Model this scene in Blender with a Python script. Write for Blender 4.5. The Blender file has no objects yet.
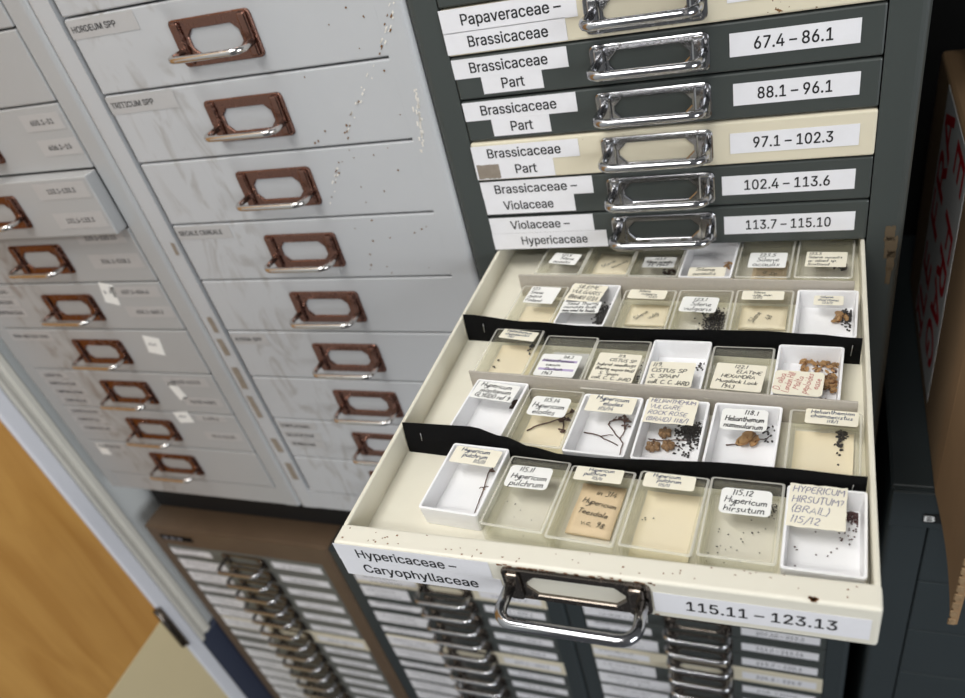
import bpy, bmesh, math, random
from mathutils import Matrix, Vector
random.seed(7)
PI = math.pi
scene = bpy.context.scene
COL = scene.collection
U = 1.2                      # height of the measuring origin above the floor

# ------------------------------------------------------------------ materials
def mat_base(name):
    m = bpy.data.materials.new(name); m.use_nodes = True
    nt = m.node_tree
    return m, nt, nt.nodes['Principled BSDF']

def srgb(r, g, b):
    f = lambda c: (c/255/12.92) if c/255 <= 0.04045 else ((c/255+0.055)/1.055)**2.4
    return (f(r), f(g), f(b), 1)

def plain(name, rgb, rough=0.5, metal=0.0, spec=0.5, noise=0.0, nscale=60.0, alt=None, stretch=None, bump=0.0):
    m, nt, b = mat_base(name)
    c = srgb(*rgb)
    b.inputs['Roughness'].default_value = rough
    b.inputs['Metallic'].default_value = metal
    b.inputs['Specular IOR Level'].default_value = spec
    b.inputs['Base Color'].default_value = c
    if noise > 0 or bump > 0:
        geo = nt.nodes.new('ShaderNodeNewGeometry')
        src = geo.outputs['Position']
        if stretch:
            mp = nt.nodes.new('ShaderNodeMapping'); mp.inputs['Scale'].default_value = stretch
            nt.links.new(src, mp.inputs['Vector']); src = mp.outputs['Vector']
        nz = nt.nodes.new('ShaderNodeTexNoise'); nz.inputs['Scale'].default_value = nscale
        nz.inputs['Detail'].default_value = 6; nz.inputs['Roughness'].default_value = 0.65
        nt.links.new(src, nz.inputs['Vector'])
        if noise > 0:
            cr = nt.nodes.new('ShaderNodeValToRGB')
            a = srgb(*alt) if alt else tuple(x*0.6 for x in c[:3])+(1,)
            cr.color_ramp.elements[0].position = 0.5-0.22; cr.color_ramp.elements[1].position = 0.5+0.22
            cr.color_ramp.elements[0].color = tuple(c[i]*(1-noise)+a[i]*noise for i in range(3))+(1,)
            cr.color_ramp.elements[1].color = c
            nt.links.new(nz.outputs['Fac'], cr.inputs['Fac'])
            nt.links.new(cr.outputs['Color'], b.inputs['Base Color'])
        if bump > 0:
            bp = nt.nodes.new('ShaderNodeBump'); bp.inputs['Strength'].default_value = bump
            bp.inputs['Distance'].default_value = 0.001
            nt.links.new(nz.outputs['Fac'], bp.inputs['Height']); nt.links.new(bp.outputs['Normal'], b.inputs['Normal'])
    return m

def enamel(name, rgb, grime_rgb, x0=None, x1=None, rust=0.0, grime=0.35, rough=0.38, speck=(95, 70, 45)):
    """painted steel: faint mottling, streaky grime inside one vertical band x0..x1, small rust specks"""
    m, nt, b = mat_base(name)
    N = nt.nodes.new; L = nt.links.new
    geo = N('ShaderNodeNewGeometry')
    nz = N('ShaderNodeTexNoise'); nz.inputs['Scale'].default_value = 9; nz.inputs['Detail'].default_value = 8
    L(geo.outputs['Position'], nz.inputs['Vector'])
    base = N('ShaderNodeMixRGB'); c = srgb(*rgb)
    base.inputs[1].default_value = tuple(x*0.94 for x in c[:3])+(1,); base.inputs[2].default_value = tuple(min(1, x*1.05) for x in c[:3])+(1,)
    L(nz.outputs['Fac'], base.inputs[0]); out = base.outputs[0]
    if x0 is not None:
        sx = N('ShaderNodeSeparateXYZ'); L(geo.outputs['Position'], sx.inputs[0])
        def ramp(lo, hi):
            r = N('ShaderNodeMapRange'); r.inputs['From Min'].default_value = lo; r.inputs['From Max'].default_value = hi
            L(sx.outputs['X'], r.inputs['Value']); return r.outputs['Result']
        mul = N('ShaderNodeMath'); mul.operation = 'MULTIPLY'
        L(ramp(x0, x0+0.015), mul.inputs[0]); L(ramp(x1, x1-0.02), mul.inputs[1])
        mp = N('ShaderNodeMapping'); mp.inputs['Scale'].default_value = (38, 38, 13); mp.inputs['Rotation'].default_value = (0, -0.16, 0)
        L(geo.outputs['Position'], mp.inputs['Vector'])
        n2 = N('ShaderNodeTexNoise'); n2.inputs['Scale'].default_value = 1.0; n2.inputs['Detail'].default_value = 7; n2.inputs['Distortion'].default_value = 2.6
        L(mp.outputs['Vector'], n2.inputs['Vector'])
        r2 = N('ShaderNodeMapRange'); r2.inputs['From Min'].default_value = 0.5; r2.inputs['From Max'].default_value = 0.72
        L(n2.outputs['Fac'], r2.inputs['Value'])
        m2 = N('ShaderNodeMath'); m2.operation = 'MULTIPLY'; L(mul.outputs[0], m2.inputs[0]); L(r2.outputs['Result'], m2.inputs[1])
        m3 = N('ShaderNodeMath'); m3.operation = 'MULTIPLY'; L(m2.outputs[0], m3.inputs[0]); m3.inputs[1].default_value = grime
        mix = N('ShaderNodeMixRGB'); L(m3.outputs[0], mix.inputs[0]); L(out, mix.inputs[1]); mix.inputs[2].default_value = srgb(*grime_rgb)
        out = mix.outputs[0]
    if rust > 0:
        vo = N('ShaderNodeTexNoise'); vo.inputs['Scale'].default_value = 260; vo.inputs['Detail'].default_value = 3
        L(geo.outputs['Position'], vo.inputs['Vector'])
        big = N('ShaderNodeTexNoise'); big.inputs['Scale'].default_value = 22; L(geo.outputs['Position'], big.inputs['Vector'])
        ad = N('ShaderNodeMath'); ad.operation = 'MULTIPLY'; L(vo.outputs['Fac'], ad.inputs[0]); L(big.outputs['Fac'], ad.inputs[1])
        r3 = N('ShaderNodeMapRange'); r3.inputs['From Min'].default_value = 0.445-rust; r3.inputs['From Max'].default_value = 0.46-rust
        L(ad.outputs[0], r3.inputs['Value'])
        mix2 = N('ShaderNodeMixRGB'); L(r3.outputs['Result'], mix2.inputs[0]); L(out, mix2.inputs[1]); mix2.inputs[2].default_value = srgb(*speck)
        out = mix2.outputs[0]
    L(out, b.inputs['Base Color'])
    b.inputs['Roughness'].default_value = rough
    return m

def chrome(name, rgb, rust_rgb, amount, rough=0.16):
    """plated metal with worn, rusty pitting"""
    m, nt, b = mat_base(name)
    N = nt.nodes.new; L = nt.links.new
    geo = N('ShaderNodeNewGeometry')
    nz = N('ShaderNodeTexNoise'); nz.inputs['Scale'].default_value = 170; nz.inputs['Detail'].default_value = 8; nz.inputs['Roughness'].default_value = 0.7
    L(geo.outputs['Position'], nz.inputs['Vector'])
    r = N('ShaderNodeMapRange'); r.inputs['From Min'].default_value = 0.66-amount*0.3; r.inputs['From Max'].default_value = 0.74-amount*0.22
    L(nz.outputs['Fac'], r.inputs['Value'])
    mix = N('ShaderNodeMixRGB'); L(r.outputs['Result'], mix.inputs[0])
    mix.inputs[1].default_value = srgb(*rgb); mix.inputs[2].default_value = srgb(*rust_rgb); L(mix.outputs[0], b.inputs['Base Color'])
    me = N('ShaderNodeMapRange'); me.inputs['To Min'].default_value = 1.0; me.inputs['To Max'].default_value = 0.35; L(r.outputs['Result'], me.inputs['Value']); L(me.outputs['Result'], b.inputs['Metallic'])
    ro = N('ShaderNodeMapRange'); ro.inputs['To Min'].default_value = rough; ro.inputs['To Max'].default_value = 0.6; L(r.outputs['Result'], ro.inputs['Value']); L(ro.outputs['Result'], b.inputs['Roughness'])
    return m

def clear(name, tint, haze, haze_rgb, gloss=0.09):
    """thin transparent plastic"""
    m = bpy.data.materials.new(name); m.use_nodes = True
    nt = m.node_tree; nt.nodes.clear(); N = nt.nodes.new; L = nt.links.new
    out = N('ShaderNodeOutputMaterial'); tr = N('ShaderNodeBsdfTransparent'); tr.inputs[0].default_value = srgb(*tint)
    di = N('ShaderNodeBsdfDiffuse'); di.inputs[0].default_value = srgb(*haze_rgb)
    gl = N('ShaderNodeBsdfGlossy'); gl.inputs['Roughness'].default_value = 0.08
    m1 = N('ShaderNodeMixShader'); m1.inputs[0].default_value = haze; L(tr.outputs[0], m1.inputs[1]); L(di.outputs[0], m1.inputs[2])
    fr = N('ShaderNodeLayerWeight'); fr.inputs[0].default_value = 0.5
    pw = N('ShaderNodeMath'); pw.operation = 'POWER'; L(fr.outputs['Facing'], pw.inputs[0]); pw.inputs[1].default_value = 4.0
    ma = N('ShaderNodeMath'); ma.operation = 'MULTIPLY_ADD'; L(pw.outputs[0], ma.inputs[0]); ma.inputs[1].default_value = gloss*4; ma.inputs[2].default_value = 0.010
    m2 = N('ShaderNodeMixShader'); L(ma.outputs[0], m2.inputs[0]); L(m1.outputs[0], m2.inputs[1]); L(gl.outputs[0], m2.inputs[2])
    L(m2.outputs[0], out.inputs[0])
    return m

M = {}
M['grey'] = enamel('grey enamel', (184, 186, 188), (128, 118, 108), -0.285, -0.195, rust=0.0, grime=0.5)
M['grey_left'] = enamel('grey enamel worn', (170, 171, 171), (112, 92, 74), -0.57, -0.485, rust=0.0, grime=0.5)
M['dark'] = enamel('dark green grey enamel', (64, 69, 67), (60, 55, 48), rust=0.0, rough=0.36)
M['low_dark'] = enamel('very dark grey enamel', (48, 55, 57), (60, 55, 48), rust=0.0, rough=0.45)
M['cream'] = enamel('cream enamel', (217, 209, 186), (120, 80, 45), rust=0.03, rough=0.42, speck=(120, 85, 50))
M['cream_open'] = enamel('cream enamel front', (225, 221, 206), (120, 80, 45), rust=0.0, rough=0.42)
M['cream_in'] = plain('cream enamel inside', (226, 222, 206), rough=0.5, noise=0.12, nscale=30, alt=(190, 180, 150))
M['brown'] = plain('brown enamel', (98, 80, 62), rough=0.5, noise=0.35, nscale=25, alt=(74, 58, 44))
M['olive'] = enamel('grey green enamel', (100, 102, 98), (60, 55, 48), rough=0.4)
M['chrome'] = chrome('worn chrome', (178, 178, 180), (70, 50, 38), 0.16)
M['chrome_reflect'] = chrome('pitted plate with brown reflection', (134, 100, 88), (98, 70, 62), 0.4, rough=0.24)  # brown base paints in the orange door's reflection; noise adds the pitting
M['chrome_bar'] = chrome('pitted chrome bar', (208, 204, 200), (134, 116, 108), 0.2, rough=0.2)
M['plate_dark'] = chrome('tarnished plate', (120, 112, 104), (60, 42, 32), 0.25, rough=0.25)
M['label'] = plain('white label paper', (232, 232, 236), rough=0.45, noise=0.12, nscale=90, alt=(190, 185, 175))
M['tape'] = plain('clear tape on grey', (180, 180, 180), rough=0.3, noise=0.15, nscale=80, alt=(160, 150, 138))
M['tape_old'] = plain('old brown tape', (150, 140, 128), rough=0.5, noise=0.5, nscale=150, alt=(110, 98, 84))
M['ink'] = plain('black ink', (18, 18, 20), rough=0.6)
M['ink_soft'] = plain('grey print', (105, 105, 112), rough=0.6)
M['ink_blue'] = plain('blue ink', (28, 52, 92), rough=0.6)
M['ink_violet'] = plain('violet ink', (70, 72, 128), rough=0.6)
M['ink_red'] = plain('red ink', (176, 52, 56), rough=0.6)
M['hilite'] = plain('purple marker', (184, 170, 206), rough=0.6)
M['sticker'] = plain('white sticker', (240, 240, 236), rough=0.5)
M['cream_label'] = plain('cream label', (240, 235, 217), rough=0.6, noise=0.15, nscale=120, alt=(214, 200, 165))
M['old_paper'] = plain('old paper', (238, 228, 200), rough=0.7, noise=0.25, nscale=80, alt=(220, 202, 162))
M['tan_paper'] = plain('tan paper', (228, 205, 168), rough=0.7, noise=0.2, nscale=80)
M['cream_liner'] = plain('cream paper liner', (240, 229, 200), rough=0.7, noise=0.2, nscale=70, alt=(226, 208, 168))
M['pale_card'] = plain('pale grey card', (205, 205, 200), rough=0.7)
M['plastic'] = plain('white plastic', (244, 244, 245), rough=0.35)
M['clear_top'] = clear('clear lid plastic', (254, 254, 254), 0.005, (232, 228, 216))
M['clear_wall'] = clear('clear wall plastic', (253, 253, 250), 0.06, (238, 236, 226))
M['clear_edge'] = clear('clear edge plastic', (246, 245, 238), 0.5, (232, 230, 220))
M['blackcard'] = plain('black card', (9, 9, 10), rough=0.9, spec=0.15)
M['board'] = plain('grey board', (178, 171, 160), rough=0.85, noise=0.25, nscale=400, bump=0.2)
M['steel'] = plain('staple steel', (200, 200, 200), rough=0.3, metal=1)
M['seed_dark'] = plain('dark seed', (38, 34, 33), rough=0.6, noise=0.3, nscale=300)
M['seed_red'] = plain('dark red seed', (74, 38, 36), rough=0.6, noise=0.4, nscale=300)
M['stem'] = plain('dry stem', (88, 62, 52), rough=0.8, noise=0.4, nscale=500)
M['husk'] = plain('dry husk', (150, 118, 82), rough=0.8, noise=0.5, nscale=300, alt=(96, 70, 46))
M['husk_dark'] = plain('dark husk', (112, 84, 58), rough=0.8, noise=0.5, nscale=300, alt=(70, 50, 34))
M['petal'] = plain('dry petal', (216, 176, 122), rough=0.75, noise=0.4, nscale=260, alt=(172, 128, 80))
M['cardboard'] = plain('brown cardboard', (150, 120, 86), rough=0.85, noise=0.35, nscale=14, alt=(112, 86, 58), stretch=(3, 1, 0.6))
M['card_edge'] = plain('cardboard edge', (168, 140, 104), rough=0.9, noise=0.7, nscale=260, alt=(84, 64, 42), stretch=(1, 1, 0.4))
M['tape_white'] = plain('white parcel tape', (236, 236, 234), rough=0.3)
M['tape_red'] = plain('red print', (200, 22, 36), rough=0.45)
M['black'] = plain('black paint and gap shade', (12, 12, 12), rough=0.7)
M['wall'] = plain('grey wall paint', (216, 219, 217), rough=0.6, noise=0.06, nscale=6)
M['white_wood'] = plain('white gloss paint', (224, 226, 232), rough=0.35, noise=0.05, nscale=9)
M['cream_wood'] = plain('cream gloss paint', (222, 219, 208), rough=0.4, noise=0.08, nscale=9)
M['navy'] = plain('navy skirting vinyl', (62, 68, 86), rough=0.55, noise=0.15, nscale=12)
M['kick'] = plain('beige panel', (224, 207, 164), rough=0.55, noise=0.15, nscale=5)
M['floor'] = plain('grey floor vinyl', (92, 94, 100), rough=0.5, noise=0.2, nscale=15)
M['ceiling'] = plain('ceiling paint', (225, 225, 222), rough=0.8)
M['bag'] = plain('white plastic bag', (225, 225, 228), rough=0.3)

def wood():
    m, nt, b = mat_base('orange veneer')
    N = nt.nodes.new; L = nt.links.new
    geo = N('ShaderNodeNewGeometry'); mp = N('ShaderNodeMapping'); mp.inputs['Scale'].default_value = (1, 14, 1.6); mp.inputs['Rotation'].default_value = (0.12, 0, 0)
    L(geo.outputs['Position'], mp.inputs['Vector'])
    nz = N('ShaderNodeTexNoise'); nz.inputs['Scale'].default_value = 2.6; nz.inputs['Detail'].default_value = 8; nz.inputs['Distortion'].default_value = 0.8
    L(mp.outputs['Vector'], nz.inputs['Vector'])
    cr = N('ShaderNodeValToRGB'); cr.color_ramp.elements[0].position = 0.3; cr.color_ramp.elements[1].position = 0.7
    cr.color_ramp.elements[0].color = srgb(190, 136, 66); cr.color_ramp.elements[1].color = srgb(212, 160, 86)
    L(nz.outputs['Fac'], cr.inputs['Fac']); L(cr.outputs['Color'], b.inputs['Base Color']); b.inputs['Roughness'].default_value = 0.4
    return m
M['wood'] = wood()

# ------------------------------------------------------------------ mesh helpers
class MB:
    """collects shapes in one bmesh; each shape has a material slot"""
    def __init__(s): s.bm = bmesh.new(); s.mats = []
    def mi(s, key):
        if key not in s.mats: s.mats.append(key)
        return s.mats.index(key)
    def box(s, x0, x1, y0, y1, z0, z1, key, bev=0.0, seg=2, rot=None):
        i = s.mi(key)
        vs = [s.bm.verts.new(p) for p in ((x0,y0,z0),(x1,y0,z0),(x1,y1,z0),(x0,y1,z0),(x0,y0,z1),(x1,y0,z1),(x1,y1,z1),(x0,y1,z1))]
        fs = [s.bm.faces.new([vs[k] for k in q]) for q in ((3,2,1,0),(4,5,6,7),(0,1,5,4),(1,2,6,5),(2,3,7,6),(3,0,4,7))]
        for f in fs: f.material_index = i
        if rot is not None: bmesh.ops.transform(s.bm, matrix=rot, verts=vs)
        if bev > 0:
            es = list({e for f in fs for e in f.edges})
            r = bmesh.ops.bevel(s.bm, geom=es, offset=bev, segments=seg, profile=0.5, affect='EDGES')
            for f in r['faces']: f.material_index = i
    def loops(s, loops, key, close=True, cap0=False, cap1=False):
        i = s.mi(key)
        L = [[s.bm.verts.new(p) for p in lp] for lp in loops]
        n = len(L[0])
        for a, b in zip(L, L[1:]):
            for k in range(n if close else n-1):
                f = s.bm.faces.new((a[k], a[(k+1)%n], b[(k+1)%n], b[k])); f.material_index = i; f.smooth = True
        if cap0: f = s.bm.faces.new(L[0][::-1]); f.material_index = i
        if cap1: f = s.bm.faces.new(L[-1]); f.material_index = i
        return L
    def prism(s, poly, z0, z1, key):
        """polygon in xy, extruded along z"""
        i = s.mi(key); n = len(poly)
        a = [s.bm.verts.new((x, y, z0)) for x, y in poly]; b = [s.bm.verts.new((x, y, z1)) for x, y in poly]
        fs = [s.bm.faces.new(a[::-1]), s.bm.faces.new(b)]
        fs += [s.bm.faces.new((a[k], a[(k+1)%n], b[(k+1)%n], b[k])) for k in range(n)]
        for f in fs: f.material_index = i
        return a+b
    def tube(s, pts, rad, key, n=8, cap=True):
        pts = [Vector(p) for p in pts]; loops = []
        prev = None
        for k, p in enumerate(pts):
            t = ((pts[min(k+1, len(pts)-1)]-p).normalized() + (p-pts[max(k-1, 0)]).normalized())
            if t.length < 1e-9: t = Vector((0, 0, 1))
            t.normalize()
            if prev is None:
                a = t.orthogonal().normalized()
            else:
                a = (prev - t*prev.dot(t))
                a = a.normalized() if a.length > 1e-6 else t.orthogonal().normalized()
            prev = a; b = t.cross(a); r = rad[k] if isinstance(rad, (list, tuple)) else rad
            loops.append([p + (a*math.cos(2*PI*j/n) + b*math.sin(2*PI*j/n))*r for j in range(n)])
        s.loops(loops, key, True, cap, cap)
    def blob(s, c, r, key, sub=1, jit=0.0, scale=(1, 1, 1), rot=None):
        i = s.mi(key)
        res = bmesh.ops.create_icosphere(s.bm, subdivisions=sub, radius=1.0)
        q = rot if rot is not None else Matrix.Identity(3)
        for v in res['verts']:
            p = v.co * (1+random.uniform(-jit, jit))
            v.co = q @ Vector((p.x*r*scale[0], p.y*r*scale[1], p.z*r*scale[2])) + Vector(c)
        for f in {f for v in res['verts'] for f in v.link_faces}: f.material_index = i; f.smooth = sub > 1
    def mesh(s, name):
        bmesh.ops.recalc_face_normals(s.bm, faces=s.bm.faces)
        me = bpy.data.meshes.new(name); s.bm.to_mesh(me); s.bm.free()
        for k in s.mats: me.materials.append(M[k])
        return me

def link(name, data, parent=None, loc=(0, 0, 0), rot=(0, 0, 0)):
    o = bpy.data.objects.new(name, data); COL.objects.link(o)
    o.parent = parent; o.location = loc; o.rotation_euler = rot
    return o
def build(name, mb, parent=None, loc=(0, 0, 0), rot=(0, 0, 0)): return link(name, mb.mesh(name), parent, loc, rot)
def tag(o, label=None, cat=None, group=None, kind=None):
    if label: o['label'] = label
    if cat: o['category'] = cat
    if group: o['group'] = group
    if kind: o['kind'] = kind
    return o
def thing(name, loc, label, cat, group=None, rz=0):
    return tag(link(name, None, None, loc, (0, 0, rz)), label, cat, group)

def rr(w, h, r, n=4, cx=0, cy=0):
    """rounded rectangle, counter-clockwise"""
    o = []
    for sx, sy, a0 in ((1, 1, 0), (-1, 1, 90), (-1, -1, 180), (1, -1, 270)):
        for k in range(n+1):
            a = math.radians(a0 + 90*k/n)
            o.append((cx + sx*(w/2-r) + r*math.cos(a), cy + sy*(h/2-r) + r*math.sin(a)))
    return o

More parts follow.
